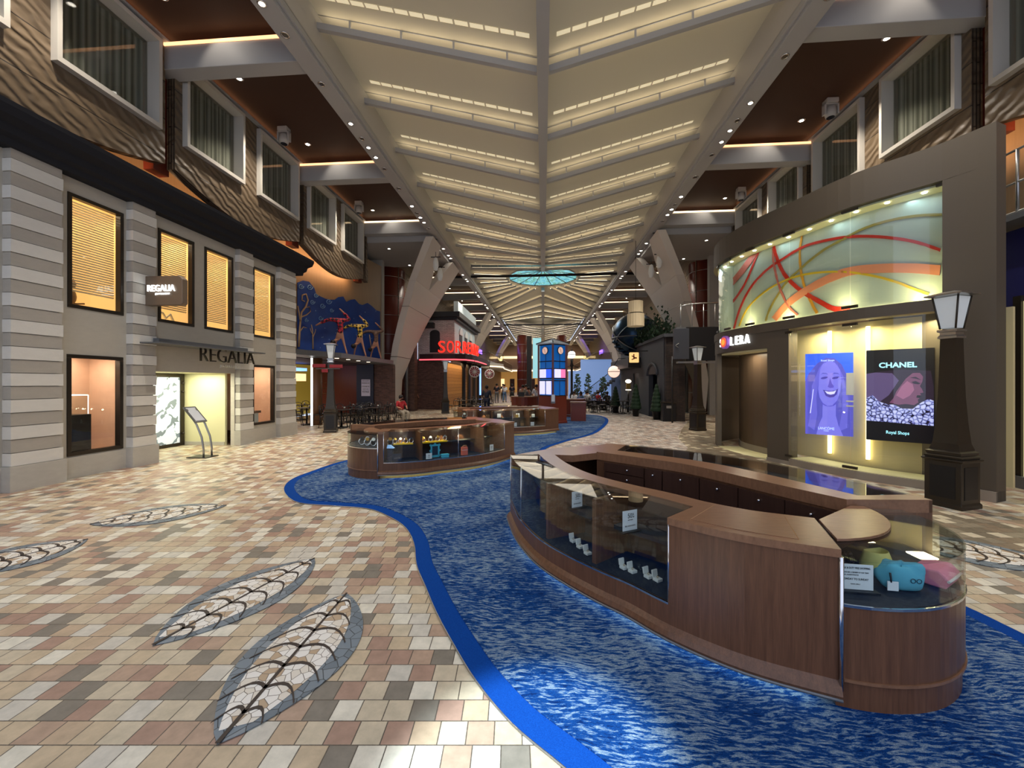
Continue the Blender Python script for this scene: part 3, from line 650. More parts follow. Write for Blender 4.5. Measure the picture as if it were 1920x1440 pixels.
# sign stand in front of the entrance
st=thing('sign_stand','curved silver floor stand holding a small framed notice outside the shop entrance','sign stand',(-8.2,9.1,0))
for dy in (0,.24):
    pts=[(-8.12,9.0+dy,.015),(-8.12,9.0+dy,.2),(-8.17,9.0+dy,.5),(-8.3,9.0+dy,.8),(-8.5,9.0+dy,1.08),(-8.56,9.0+dy,1.16)]
    MB().tube(pts,.022,6).build('upright','steel',st)
MB().prism([(-8.5,8.93),(-8.0,8.93),(-8.0,9.31),(-8.5,9.31)],0.003,.02).build('base','black',st)
fr=MB(); fr.hexa([(-8.30,8.95,.84),(-8.28,8.95,.86),(-8.28,9.29,.86),(-8.30,9.29,.84),(-8.62,8.95,1.2),(-8.60,8.95,1.22),(-8.60,9.29,1.22),(-8.62,9.29,1.2)]); fr.build('notice_frame','grey_metal',st)
fr=MB(); fr.hexa([(-8.31,8.99,.89),(-8.305,8.99,.893),(-8.305,9.25,.893),(-8.31,9.25,.89),(-8.58,8.99,1.193),(-8.575,8.99,1.197),(-8.575,9.25,1.197),(-8.58,9.25,1.193)]); fr.build('notice','paper',st)
# ================= MURAL WALL, AWNING, ACROBATS =================
def mw(y): return -10.15+.75*((y-13.7)/9)**1.6 if y>13.7 else -10.15
w_=MB(); rr=[]
for i in range(13):
    y=13.7+i*.76; x=mw(y); rr.append([(x,y,2.9),(x,y,8.6),(x-.1,y,8.6),(x-.1,y,2.9)])
w_.loft(rr); struct('wall_mural',w_,'mural_wood')
m=mat('mural_blue',sr(20,56,140),.6); t=NT(m); f=t.noise(t.map(),1.2,4,.6); st_=t.n('TexVoronoi',{'Vector':t.obj(),'Scale':3.2}).outputs['Distance']
t.col(t.mix(t.math('LESS_THAN',st_,.09),t.mix(f,sr(14,36,104),sr(30,84,180)),sr(150,180,220)))
mu=thing('painted_mural','blue mural with spiral clouds and pale bare trees on the curved wooden wall','mural',(-10,18,3.1))
top=[(556,530),(566,526),(578,528),(588,540),(592,552),(600,556),(608,560),(618,562),(626,562),(633,557),(642,556),(648,566),(656,562),(664,561),(672,570),(678,572),(688,568),(696,574),(704,582),(711,584)]
P=[]
for x,y in top:
    Y=13.75+ (x-556)/155*8.9
    # distance on the curved wall along this picture column
    q=None
    for k in range(200):
        yy=13.7+k*.05; xx=mw(yy); pu=(xx*CS+yy*SN)/(yy*CS-xx*SN)
        if 960+F*pu>=x: q=(xx,yy); break
    q=q or (mw(22.7),22.7); d=-SN*q[0]+CS*q[1]; P.append((q[0]+.03,q[1],H+(718-y)/F*d))
mb=MB(); mb.loft([[(x,y,3.1),(x,y,z),(x-.01,y,z),(x-.01,y,3.1)] for x,y,z in P]); mb.build('painted_panel','mural_blue',mu)
def onmural(px,py,off=.045):
    for k in range(400):
        yy=13.7+k*.025; xx=mw(yy); pu=(xx*CS+yy*SN)/(yy*CS-xx*SN)
        if 960+F*pu>=px: break
    d=-SN*xx+CS*yy; return Vector((xx+off,yy,H+(718-py)/F*d))
mat('mural_cream',sr(206,170,130),.7); mat('mural_pale',sr(120,160,210),.7)
def stroke(pts,w,m_,name):
    MB().tube([onmural(*p) for p in pts],w,5).build(name,m_,mu)
Z3=lambda x,y:(500+x/4.8,440+y/4.8)
for pts,w in (([(275,1010),(285,880),(290,780),(300,700),(340,650),(360,590),(345,535),(310,545),(305,590),(330,600)],.05),([(290,780),(275,690),(270,640)],.04),([(300,740),(350,720),(385,690),(375,650),(345,655)],.03),([(285,880),(320,830),(350,840)],.025),([(405,1030),(405,920),(400,860),(390,810)],.035),([(405,930),(425,880),(430,850)],.02),([(402,900),(385,860),(380,840)],.02),([(940,1060),(925,960),(915,900)],.035)):
    stroke([Z3(*p) for p in pts],[w*(1-.6*i/len(pts)) for i in range(len(pts))],'mural_cream','painted_tree')
for cx,cy,r in ((298,465,26),(378,470,28),(432,545,22),(400,605,24),(492,640,26),(550,600,28),(575,680,20),(475,750,22),(345,770,18)):
    stroke([Z3(cx+r*(1-k/14)*math.cos(k*.75),cy+r*(1-k/14)*math.sin(k*.75)) for k in range(13)],.022,'mural_pale','painted_spiral')
aw=thing('awning','grey metal awning with small spotlights over the cafe front beneath the mural','awning',(-9,17,3))
ap=[(-10.1,13.72),(-9.15,13.72),(-9.0,14.6),(-8.42,16.15),(-8.38,21.9),(-9.3,22.6),(-10.1,22.6)]
MB().prism(ap,2.86,3.06).build('awning_slab','grey_metal',aw)
for y in (16.5,17.5,18.5,19.6):
    MB().disc((-8.8,y,2.86),(0,0,-1),.09,.01,12).build('spotlight','lamp_dim',aw)
# cafe behind
cf=thing('cafe_bar','cafe interior behind the awning with yellow lit wall and dark red bar','cafe',(-10.5,17,0))
MB().box(-13.9,-13.8,13.6,24,0,2.9).build('rear_wall','cafe_yellow',cf); MB().box(-13.8,-10.2,23.2,23.3,0,2.9).build('side_wall','redwood',cf)
MB().box(-13.4,-12.8,14.5,19.8,0,1.05).build('bar_counter','redwood',cf); MB().box(-13.7,-10.0,13.6,23.3,2.84,2.86).build('cafe_ceiling','cafe_ceiling',cf)
MB().box(-13.3,-12.9,14,21,2.45,2.6).build('lit_fascia','blue_led',cf); MB().box(-10.3,-10.2,13.7,14.9,0,2.85).build('door_jamb','door_brown',cf)
MB().box(-13.3,-12.95,15,21,1.9,2.3).build('menu_board','warm_panel',cf)
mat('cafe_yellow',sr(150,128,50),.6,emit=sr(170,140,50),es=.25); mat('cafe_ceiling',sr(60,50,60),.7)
sh=MB(); 
for z in (1.2,1.5,1.8): sh.box(-12.2,-12.0,20.2,21.4,z,z+.03)
sh.build('shelf','seat_tan',cf)
light('cafe_lamp','AREA',(-12,17,2.8),55,(1,.75,.45),2,5,rot=(0,0,0))
def px_col(px,d): # world xy at depth d on a picture column
    u=(px-960)/F; return (-SN*d+CS*u*d, CS*d+SN*u*d)
x,y=px_col(594,17.2); struct('trim_9',MB().cyl((x,y),.22,0,2.86,20),'seat_brown')
mat('seat_brown',sr(112,74,44),.4)
x,y=px_col(584.5,16.6); g=thing('light_column','slim glowing white column beside the brown round column of the cafe','light column',(x,y,0)); MB().box(x-.03,x+.03,y-.03,y+.03,0.02,2.84).build('tube','white_led',g); MB().box(x-.05,x+.05,y-.05,y+.05,0,.02).build('base','steel',g)
bw=MB(); a=px_col(678,21.6); b=px_col(728,22.4); bw.box(a[0],b[0]+.1,22.3,22.6,0,2.86); struct('wall_brick',bw,'brick_y')
pn=thing('poster_panel','navy panel with a white printed poster beside the cafe brick wall','panel',(*px_col(660,21.4),0))
a=px_col(643,21.4); b=px_col(678,21.4); MB().box(a[0],b[0],22.2,22.28,0,2.86).build('board','navy_box',pn)
MB().box(a[0]+.30,a[0]+.82,22.17,22.2,1.05,2.0).build('poster','poster_white',pn); mat('poster_white',sr(214,210,226),.6)
for i,(s_,hh) in enumerate((('ROYAL',.05),('PROMENADE',.07),('GET YOUR',.09),('FRESH',.09),('WHERE',.15))): pass
for s_,z,h_,w_2 in (('HEALTH & SAFETY',1.9,.035,.4),('PROMENADE CAFE',1.76,.06,.44),('IF YOU ARE SICK',1.56,.07,.44),('FROM YOUR',1.42,.05,.34),('VOYAGE',1.24,.12,.40)): fit_text('poster_lettering',s_,'black',pn,(a[0]+.56-w_2/2,22.165,z),(1,0,0),(0,0,1),w_2,h_,.004)
# brick return and red column next to the forked column
for s in (-1,1):
    sd='left' if s<0 else 'right'
    x0,x1=sorted((s*9.35,s*10.6)); struct('trim_10',MB().box(x0,x1,23.3,23.6,0,9.0) if s>0 else MB().box(x0,x1,22.7,23.0,3.0,9.0),'stone_dark' if s<0 else 'stone_dark')
    rc=thing('red_column','tall round red-brown clad column with thin steel bands behind the forked column on the %s'%sd,'column',(s*9.7,24.4,0))
    MB().cyl((s*9.9,25),1.05,0,9.0,28).build('cladding','redwood',rc)
    for k in range(7): MB().cyl((s*9.9,25),1.06,1.2+1.2*k,1.225+1.2*k,28).build('band','steel',rc)
    pp=thing('steel_pipe','slender steel pipe standing beside the foot of the forked column on the %s'%sd,'pipe',(s*8.55,24.3,0)); MB().cyl((s*8.55,24.6),.09,0,5.2,12).build('pipe','grey_metal',pp); MB().cyl((s*8.55,24.6),.15,0,.05,12).build('foot','steel',pp)
# forked columns
XZ=[(0,8.9),(2,8.9),(4,8.35),(5.5,7.8),(7.2,6.85),(8.1,6.2),(9.0,5.55)]
NR=[(0,23.2),(2,22.8),(4,22.2),(5.6,21.7),(7.2,20.6),(8.9,19.3),(9.3,19.1)]; FR=[(0,23.9),(2,24.25),(4,25),(5.3,25.5),(6.9,25.7),(8.8,25.4),(9.3,25.3)]
def forked(s,dy,label,sc=1):
    o=thing('forked_column',label,'column',(s*8.9,23.5+dy,0),group=None); th=.2
    def ring(z,a,b): x=interp(XZ,z); return [(s*(x-th),a+dy,z),(s*(x+th),a+dy,z),(s*(x+th),b+dy,z),(s*(x-th),b+dy,z)]
    mb=MB(); zs=[.0,1,2,2.6,3.2,4,4.6,5.2,5.8,6.5,7.2]
    mb.loft([ring(z,interp(NR,z),interp(FR,z)) for z in zs])
    k=7.2; a0,b0=interp(NR,k),interp(FR,k); mid=23.0
    za=[7.2,7.8,8.4,9.0]
    mb.loft([ring(z,interp(NR,z),lerp(mid,20.7,(z-7.2)/1.8)) for z in za]); mb.loft([ring(z,lerp(mid,23.5,(z-7.2)/1.8),interp(FR,z)) for z in za])
    mb.build('column_body','column_paint',o,bevel=.02)
    j=MB()
    for z in (3.3,6.0): 
        x=interp(XZ,z); a,b=interp(NR,z),interp(FR,z); j.box(min(s*(x-th-.012),s*(x+th+.012)),max(s*(x-th-.012),s*(x+th+.012)),a+dy-.012,b+dy+.012,z,z+.03)
    j.build('joint','dark_bronze',o)
    return o
mat('column_paint',sr(206,198,188),.5)
forked(-1,0,'large pale forked column on the left between the mural and the brick building')
forked(1,0,'large pale forked column on the right behind the brown curved shop')
for i,dy in enumerate((21.2,42.3)):
    for s in (-1,1):
        o=forked(s,dy,'%s pale forked column on the %s side of the far hall'%(['middle-distance','most distant'][i],'left' if s<0 else 'right'))
# penguin-like white horn speakers on the fork
for s in (-1,1):
    for i,(px,py,d) in enumerate((((817,495,20.5),(825,514,21)) if s<0 else ((1236,490,20.5),(1221,508,21)))):
        x,y=px_col(px,d); z=H+(718-py)/F*d; o=thing('hanging_speaker','white pod speaker hung under the %s canopy edge, %s of the pair'%('left' if s<0 else 'right','upper' if i==0 else 'lower'),'speaker',(x,y,z+.3))
        MB().lathe((x,y),[(.02,z+.34),(.09,z+.3),(.14,z+.1),(.15,z-.1),(.1,z-.32),(.02,z-.36)],12).build('pod','velvet_white',o); m_=MB(); m_.box(x-.25,x+.25,y-.03,y+.03,z+.34,z+.37); m_.tube([(x,y,z+.35),(x,y,z+.62)],.015,5); m_.build('bracket','black',o)
# ================= RIGHT: CURVED BROWN SHOP =================
SIL=[(6.84,6.57),(6.56,7.13),(5.83,8.07),(5.41,9.24),(5.08,10.22),(4.93,11.2),(5.02,12.0),(5.45,12.9),(6.3,13.6)]
cv=smooth([Vector((x,y,0)) for x,y in SIL],8,False)
# arc-length lookup
AL=[0]
for a,b in zip(cv,cv[1:]): AL.append(AL[-1]+(b-a).length)
def at(s):
    s=max(0,min(AL[-1]-1e-6,s))
    for i in range(len(AL)-1):
        if AL[i+1]>=s: t=(s-AL[i])/(AL[i+1]-AL[i]); p=cv[i].lerp(cv[i+1],t); d=(cv[i+1]-cv[i]).normalized(); return p,d,Vector((-d.y,d.x,0))  # normal to the aisle (left of travel)
def s_of_px(px):
    best=min(range(400),key=lambda k:abs((lambda p:960+F*(p.x*CS+p.y*SN)/(p.y*CS-p.x*SN)-px)(at(AL[-1]*.86*k/400)[0])))
    return AL[-1]*.86*best/400
sC=s_of_px(1768); sG=s_of_px(1480); sD=s_of_px(1440); sE=s_of_px(1346); s1,s2,s3,s4=[s_of_px(v) for v in (1595,1408,1366,1348)]
def strip(a,b,z0,z1,o0,o1,m,name,parent,n=14,mt=0):
    """curved slab following the shop front; o = offset toward the aisle"""
    rr=[]
    for i in range(n+1):
        p,d,nn=at(lerp(a,b,i/n)); q0=p+nn*o0; q1=p+nn*o1; rr.append([(q0.x,q0.y,z0),(q1.x,q1.y,z0),(q1.x,q1.y,z1),(q0.x,q0.y,z1)])
    return MB().loft(rr).build(name,m,parent)
E0=AL[-1]
so=thing('curved_shop','brown curved two-storey shop with striped art glass upper window','shop',(6,9.5,0))
ZS,ZTG,ZP=H+1.41,H+3.32,H+3.93
strip(0,E0,ZTG,ZP,-.22,.06,'solera_brown','parapet',so,40)
strip(0,sC,0,ZTG,-.22,.06,'solera_brown','end_pier',so)
strip(sC,E0,ZS-.22,ZS-.02,-.25,.05,'solera_brown','sill_band',so,30)
strip(sG,E0,2.62,ZS-.2,-.22,.03,'solera_brown','sign_band',so,24)
strip(sG,sD,0,2.62,-.22,.03,'solera_brown','pier',so,4)
strip(0,sC,0,.16,-.2,.085,'kerb_stone','skirting',so); strip(sG,sD,0,.08,-.2,.05,'kerb_stone','skirting',so,3)
strip(sE,E0,0,2.62,-.10,.02,'solera_brown','far_pier',so,8)
strip(s4+.02,s4+.07,ZS,ZTG-.03,-.42,-.02,'art_back','gallery_end_wall',so,1)
# art-glass upper gallery
bk=strip(sC-.2,E0-.05,ZS,ZTG-.03,-.43,-.38,'art_back','gallery_back_wall',so,36)
m=mat('art_back',sr(196,206,190),.6)
strip(sC-.2,E0-.3,ZTG-.04,ZTG-.01,-.42,-.05,'cream_wall','gallery_ceiling',so,30)
strip(sC-.2,E0-.3,ZS-.02,ZS,-.43,-.05,'cream_wall','gallery_floor',so,30)
for a,b in ((sC,s1),(s1,sG),(sG,s2),(s2,s3),(s3,s4)):
    strip(a+.012,b-.012,ZS+.0,ZTG,-.0,.012,'smoke_clear','upper_pane',so,8)
clear_glass('smoke_clear',(.9,.93,.93))
for i,a in enumerate((sC,s1,sG,s2,s3,s4)):
    for z in (ZS+.03,ZTG-.05):
        p,d,nn=at(a); MB().obox((p.x+nn.x*.03,p.y+nn.y*.03,z),(.26 if 0<i<5 else .16,.04,.05),rz=math.atan2(d.y,d.x)).build('glass_clamp','dark_bronze',so)
# lit strip under the art and small ceiling spots
strip(sC,E0-.4,ZS+.005,ZS+.03,-.36,-.32,'strip_yellow','light_strip',so,24)
for k in range(11):
    p,d,nn=at(lerp(sC+.25,s4,k/10.)); p=p-nn*.16; MB().disc((p.x,p.y,ZTG-.045),(0,0,-1),.035,.01,10).build('gallery_spot','lamp_white',so)
# swooping ribbons applied on the art wall, surveyed as picture curves on the curved back wall
def on_art(px,py,off=-.37):
    best=None
    for k in range(600):
        s=lerp(0,E0,k/600); p,d,nn=at(s); q=p+nn*off; pu=960+F*(q.x*CS+q.y*SN)/(q.y*CS-q.x*SN)
        if best is None or abs(pu-px)<best[0]: best=(abs(pu-px),q,nn,s)
        if s>sC*1 and best[0]<.6: break
    q=best[1]; dd=-SN*q.x+CS*q.y; return Vector((q.x,q.y,H+(718-py)/F*dd)),best[2]
for n_,c_ in (('art_red',sr(214,44,24)),('art_salmon',sr(240,150,110)),('art_olive',sr(170,150,70)),('art_yellow',sr(232,190,40)),('art_amber',sr(232,160,40)),('art_pink',sr(206,110,96))): mat(n_,c_,.6)
Z6=lambda p:(1300+p[0]/3.0968,240+p[1]/3.0968)
def ribbon(pts,w0,w1,m_):
    pp=smooth([Vector((*Z6(p),0)) for p in pts],6,False); W=[lerp(w0,w1,i/(len(pp)-1)) for i in range(len(pp))]; rr=[]
    for i,p in enumerate(pp):
        if p.x>1768 or p.x<1347: continue
        t_=(pp[min(i+1,len(pp)-1)]-pp[max(i-1,0)]).normalized(); n2=Vector((-t_.y,t_.x,0)); h_=W[i]/2/3.1
        a,na=on_art(p.x+n2.x*h_,p.y+n2.y*h_); b,nb=on_art(p.x-n2.x*h_,p.y-n2.y*h_)
        cl=lambda v:Vector((v.x,v.y,max(ZS+.01,min(ZTG-.05,v.z))))
        a,b=cl(a),cl(b); rr.append([a,b,b+nb*.012,a+na*.012])
    if len(rr)>1: MB().loft(rr).build('ribbon',m_,so)
ribbon([(465,660),(480,740),(530,850),(620,940),(720,1000),(820,1050),(910,1050)],14,34,'art_red')
ribbon([(235,1165),(270,1050),(330,930),(420,830),(520,760),(640,690),(760,655),(900,632),(1050,630),(1200,645),(1320,670),(1450,715)],8,20,'art_red')
ribbon([(470,1110),(560,1010),(680,930),(800,870),(920,830),(1100,815),(1280,815),(1450,828)],34,60,'art_salmon')
ribbon([(420,1120),(450,1040),(530,910),(620,820),(740,720),(880,640),(1000,580),(1150,535),(1300,510),(1445,502)],9,15,'art_olive')
ribbon([(265,1150),(320,1040),(430,940),(560,875),(700,842),(860,835),(1000,850),(1150,885),(1270,930),(1365,965)],7,16,'art_yellow')
ribbon([(640,585),(622,680),(620,780),(640,900),(680,1000),(720,1075)],10,15,'art_amber')
ribbon([(462,700),(470,800),(500,920),(550,1030),(605,1085)],10,12,'art_pink')
ribbon([(390,690),(345,800),(290,920),(210,1030),(140,1078)],8,12,'art_red')
ribbon([(390,680),(320,780),(250,870),(200,920),(145,945)],34,26,'art_pink')
# lower glazed window
strip(sC+.01,s1-.01,.16,ZS-.24,-.01,.002,'pane','lower_pane',so,6); strip(s1+.01,sG-.02,.16,ZS-.24,-.01,.002,'pane','lower_pane',so,6)
strip(sC-.3,sG,0,.14,-.62,.03,'kerb_stone','window_deck',so,10); strip(sC-.3,sG,.14,.15,-.6,-.02,'cream_wall','deck_top',so,10)
bwall=strip(sC-.5,sG+.5,.14,ZS-.2,-.72,-.66,'window_cream','window_back_wall',so,12); mat('window_cream',sr(216,200,150),.65)
for i,a in enumerate((sC,s1,sG)):
    for z in (.2,ZS-.3):
        p,d,nn=at(a); MB().obox((p.x+nn.x*.02,p.y+nn.y*.02,z),(.24 if i==1 else .16,.04,.05),rz=math.atan2(d.y,d.x)).build('glass_clamp','dark_bronze',so)
for a in (sC-.12,s_of_px(1600)+.02,s_of_px(1512)):
    p,d,nn=at(a); q=p-nn*.60; MB().box(q.x-.025,q.x+.025,q.y-.025,q.y+.025,.3,ZS-.3).build('light_tube','strip_yellow',so)
# doorway recess
strip(sD,sE,2.58,2.64,-.66,-.1,'cream_wall','door_soffit',so,6)
strip(sD+.30,E0-.3,0.16,2.6,-.66,-.60,'door_brown','recess_wall',so,12); strip(sD+.30,E0-.3,0,.16,-.66,-.58,'kerb_stone','recess_skirting',so,8)
p,d,nn=at(sD); q=p-nn*.2; q2=p-nn*.64; dr=bpy.data.objects.new('door_2',None); C.objects.link(dr); dr['kind']='structure'; dr.location=(q2.x,q2.y,0)
MB().obox((q2.x+d.x*.15,q2.y+d.y*.15,1.05),(.5,.05,2.1),rz=math.atan2(d.y,d.x)).build('door_leaf','door_brown',dr); MB().obox((q2.x+nn.x*.06+d.x*.28,q2.y+nn.y*.06+d.y*.28,1.05),(.06,.03,1.7),rz=math.atan2(d.y,d.x)).build('door_handle','steel',dr)
tag(poly_obj('trim_11',[at(lerp(sD,sE,i/6))[0]+at(lerp(sD,sE,i/6))[2]*.0 for i in range(7)]+[at(lerp(sE,sD,i/6))[0]-at(lerp(sE,sD,i/6))[2]*.58 for i in range(7)],.004,'cream_wall',thick=.003),kind='structure')
# shop name
def letter_on_band(ch,px,z,h_,m_,wd,depth=.05):
    p,d,nn=at(s_of_px(px)); q=p+nn*.05; X=-d
    fit_text('sign_letter',ch,m_,so,(q.x,q.y,z),X,(0,0,1),wd,h_,depth,.0)
zl=2.78
for ch,px,wd in (('S',1354.5,.11),('L',1373.5,.10),('E',1382.5,.11),('R',1391.5,.115),('A',1400.5,.15)): letter_on_band(ch,px,zl,.22,'white_sign',wd)
p,d,nn=at(s_of_px(1366)); 
m=mat('sun_disc',(1,.3,.1),.4); t=NT(m); ly=t.n('VectorMath',{0:t.obj(),1:(0,0,0)},operation='LENGTH')
di=MB(); q=p+nn*.05; di.disc((0,0,0),nn,.17,.08,24); o=di.build('sun_disc','purple_rim',so,w=False); o.location=Vector((q.x,q.y,zl+.1))-Vector(so.location)
di=MB(); di.disc(nn*.085,nn,.13,.01,24); o=di.build('sun_disc','sun_orange',so,w=False); o.location=Vector((q.x,q.y,zl+.1))-Vector(so.location)
di=MB(); di.disc(nn*.097,nn,.075,.01,20); o=di.build('sun_disc','sun_yellow',so,w=False); o.location=Vector((q.x,q.y,zl+.1))-Vector(so.location)
mat('purple_rim',sr(130,80,160),.4,emit=sr(130,80,160),es=.4); lit('sun_orange',sr(220,90,60),.8); lit('sun_yellow',sr(240,150,60),.9)
# poster screens
def screen(label,c,pxs,pys,build):
    """pxs=(left,right) picture columns, pys=(top,bottom) at the left"""
    bl=onD(pxs[0],pys[1][0],c[0]); br=onD(pxs[1],pys[1][1],c[1]); tl=onD(pxs[0],pys[0][0],c[0]); 
    X=(br-bl); X.z=0; W=X.length; X.normalize(); Hh=tl.z-bl.z; N=X.cross(Vector((0,0,1))); o=thing('display_screen',label,'screen',tuple(bl))
    def P(u,v,k=0): return bl+X*u*W+Vector((0,0,1))*v*Hh+N*k
    def patch(pts,m_,name,k,th=.002):
        q=[P(u,v,k) for u,v in pts]; MB().loft([q,[a+N*th for a in q]]).build(name,m_,o)
    pan=[P(0,0,-.05),P(1,0,-.05),P(1,1,-.05),P(0,1,-.05)]; MB().loft([pan,[a+N*.05 for a in pan]]).build('panel',build[0],o)
    build[1](P,patch,X,W,Hh,N,o); return o
def onD(px,py,d): return ray(px,py)*d+Vector((0,0,H))
def ell(cx,cy,rx,ry,a0=0,a1=2*PI,n=22,rot=0):
    out=[]
    for i in range(n):
        a=a0+(a1-a0)*i/(n if a1-a0>6.2 else n-1); x,y=rx*math.cos(a),ry*math.sin(a); out.append((cx+x*math.cos(rot)-y*math.sin(rot),cy+x*math.sin(rot)+y*math.cos(rot)))
    return out
def L1(n,c_,s_=1.0): lit(n,c_,s_); return n
for n_,c_,s_ in (('scr_blue',sr(58,98,232),1),('scr_face',sr(122,118,224),1),('scr_hair',sr(84,82,184),1),('scr_hair2',sr(104,100,206),1),('scr_shade',sr(84,78,190),1),('scr_lip',sr(70,62,160),1),('scr_teeth',sr(214,212,250),1),('scr_text',sr(200,220,255),1.1),('scr_black',(.004,.004,.006),1),('scr_skin',sr(112,66,96),1),('scr_skin2',sr(150,92,124),1),('scr_darkhair',sr(40,28,46),1),('scr_mauve',sr(88,72,112),1),('scr_cyan',sr(170,240,255),1.3)): lit(n_,c_,s_*.75)
m=mat('scr_flowers',(0,0,0),.4); t=NT(m); vv=t.n('TexVoronoi',{'Vector':t.obj(),'Scale':16},feature='DISTANCE_TO_EDGE'); vn=t.noise(t.map(),14,3,.6)
cc=t.ramp(t.math('ADD',vv.outputs[0],t.math('MULTIPLY',t.math('SUBTRACT',vn,.5),.5)),[(.02,sr(20,14,34)),(.06,sr(110,110,190)),(.16,sr(176,184,246)),(.3,sr(214,214,252))]); t.set(t.b,'Emission Color',cc); t.set(t.b,'Emission Strength',.85)
def woman(P,patch,X,W,Hh,N,o):
    patch([(0,0),(0,.66),(.08,.76),(.26,.88),(.44,.945),(.62,.935),(.77,.86),(.88,.72),(1,.6),(1,0)],'scr_hair','picture_hair',.002)
    patch([(.06,.1),(.14,.35),(.14,.6),(.3,.82),(.42,.9),(.3,.7),(.24,.45),(.26,.25),(.2,.05)],'scr_hair2','picture_hair',.0045)
    patch([(.70,.05),(.78,.3),(.78,.6),(.66,.88),(.8,.72),(.9,.45),(.88,.1)],'scr_hair2','picture_hair',.0045)
    patch([(.24,.0),(.3,.13),(.37,.22),(.38,.42),(.65,.42),(.65,.24),(.70,.13),(.80,.0)],'scr_face','picture_neck',.0065)
    patch(ell(.51,.40,.15,.05),'scr_shade','picture_shade',.008)
    patch([(.30,.70),(.28,.56),(.31,.46),(.38,.39),(.48,.355),(.58,.365),(.68,.43),(.74,.54),(.76,.68),(.73,.8),(.63,.885),(.5,.91),(.38,.87),(.32,.8)],'scr_face','picture_face',.0095)
    for cx in (.41,.645): 
        patch(ell(cx,.70,.075,.014,0,2*PI,14,.1),'scr_lip','picture_eye',.012); patch([(cx-.09,.735),(cx-.03,.762),(cx+.05,.758),(cx+.09,.735),(cx+.04,.748),(cx-.03,.75)],'scr_hair','picture_eyebrow',.012)
    patch([(.53,.7),(.50,.62),(.48,.59),(.53,.575),(.60,.58),(.61,.6),(.57,.63)],'scr_shade','picture_nose',.012)
    patch([(.38,.555),(.46,.545),(.55,.54),(.64,.55),(.70,.57),(.67,.50),(.6,.465),(.52,.46),(.44,.48)],'scr_lip','picture_lips',.012); patch([(.42,.54),(.5,.53),(.6,.535),(.66,.55),(.62,.505),(.54,.495),(.47,.505)],'scr_teeth','picture_teeth',.0145)
    patch([(.185,.56),(.17,.56),(.10,.26),(.12,.26)],'scr_teeth','picture_earring',.012)
    fit_text('screen_lettering','Royal Shops','scr_text',o,P(.34,.895,.012),X,(0,0,1),W*.28,Hh*.03,.003,.01)
    fit_text('screen_lettering','LANCÔME','scr_text',o,P(.28,.065,.012),X,(0,0,1),W*.34,Hh*.04,.003); fit_text('screen_lettering','PARIS','scr_text',o,P(.4,.045,.012),X,(0,0,1),W*.1,Hh*.012,.003)
def flowers(P,patch,X,W,Hh,N,o):
    patch([(0,.3),(0,.74),(.2,.76),(.55,.78),(.95,.76),(.99,.6),(.99,.3)],'scr_darkhair','picture_hair',.002); patch([(0,.45),(0,.735),(.15,.75),(.4,.74),(.5,.66),(.35,.5),(.2,.42)],'scr_mauve','picture_veil',.0045)
    patch([(.36,.42),(.42,.47),(.46,.54),(.52,.60),(.6,.68),(.70,.74),(.80,.74),(.845,.7),(.835,.65),(.80,.60),(.83,.57),(.85,.535),(.80,.525),(.82,.505),(.80,.475),(.77,.46),(.78,.43),(.72,.40),(.6,.41),(.5,.40)],'scr_skin','picture_face',.007)
    patch([(.46,.5),(.54,.6),(.62,.655),(.70,.62),(.72,.56),(.66,.5),(.56,.46)],'scr_skin2','picture_cheek',.0095)
    patch([(.68,.645),(.74,.655),(.81,.63),(.78,.62),(.72,.625)],'scr_darkhair','picture_eye',.0115); patch([(.66,.69),(.74,.70),(.82,.665),(.74,.68)],'scr_darkhair','picture_eyebrow',.0115); patch([(.76,.505),(.82,.505),(.80,.475),(.75,.48)],'scr_black','picture_lips',.0115)
    patch([(0,.215),(0,.46),(.1,.5),(.2,.43),(.33,.40),(.42,.40),(.55,.36),(.7,.36),(.82,.43),(.92,.47),(.99,.45),(.99,.19)],'scr_flowers','picture_flowers',.0135)
    fit_text('screen_lettering','CHANEL','scr_cyan',o,P(.2,.80,.01),X,(0,0,1),W*.56,Hh*.058,.003,.03)
    fit_text('screen_lettering','Royal Shops','scr_cyan',o,P(.31,.07,.01),X,(0,0,1),W*.34,Hh*.045,.003,.015)
screen('blue video screen of a smiling long-haired woman in the lower shop window',(8.42,7.92),(1510,1600),((664,660),(813,820)),('scr_blue',woman))
screen('black video screen of a face above white blossom in the lower shop window',(7.62,7.02),(1624,1752),((657,652),(824,835)),('scr_black',flowers))
nt=thing('window_notice','small white notice stuck on the glass joint between the two screens','notice',tuple(at(s1)[0]+Vector((0,0,1.6)))); p,d,nn=at(s1)
MB().obox((p.x+nn.x*.02,p.y+nn.y*.02,1.78),(.12,.004,.42),rz=math.atan2(d.y,d.x)).build('sheet','thin_paper',nt)
for z in (1.45,1.36): MB().obox((p.x+nn.x*.02,p.y+nn.y*.02,z),(.12,.004,.03),rz=math.atan2(d.y,d.x)).build('sticker','thin_paper',nt)
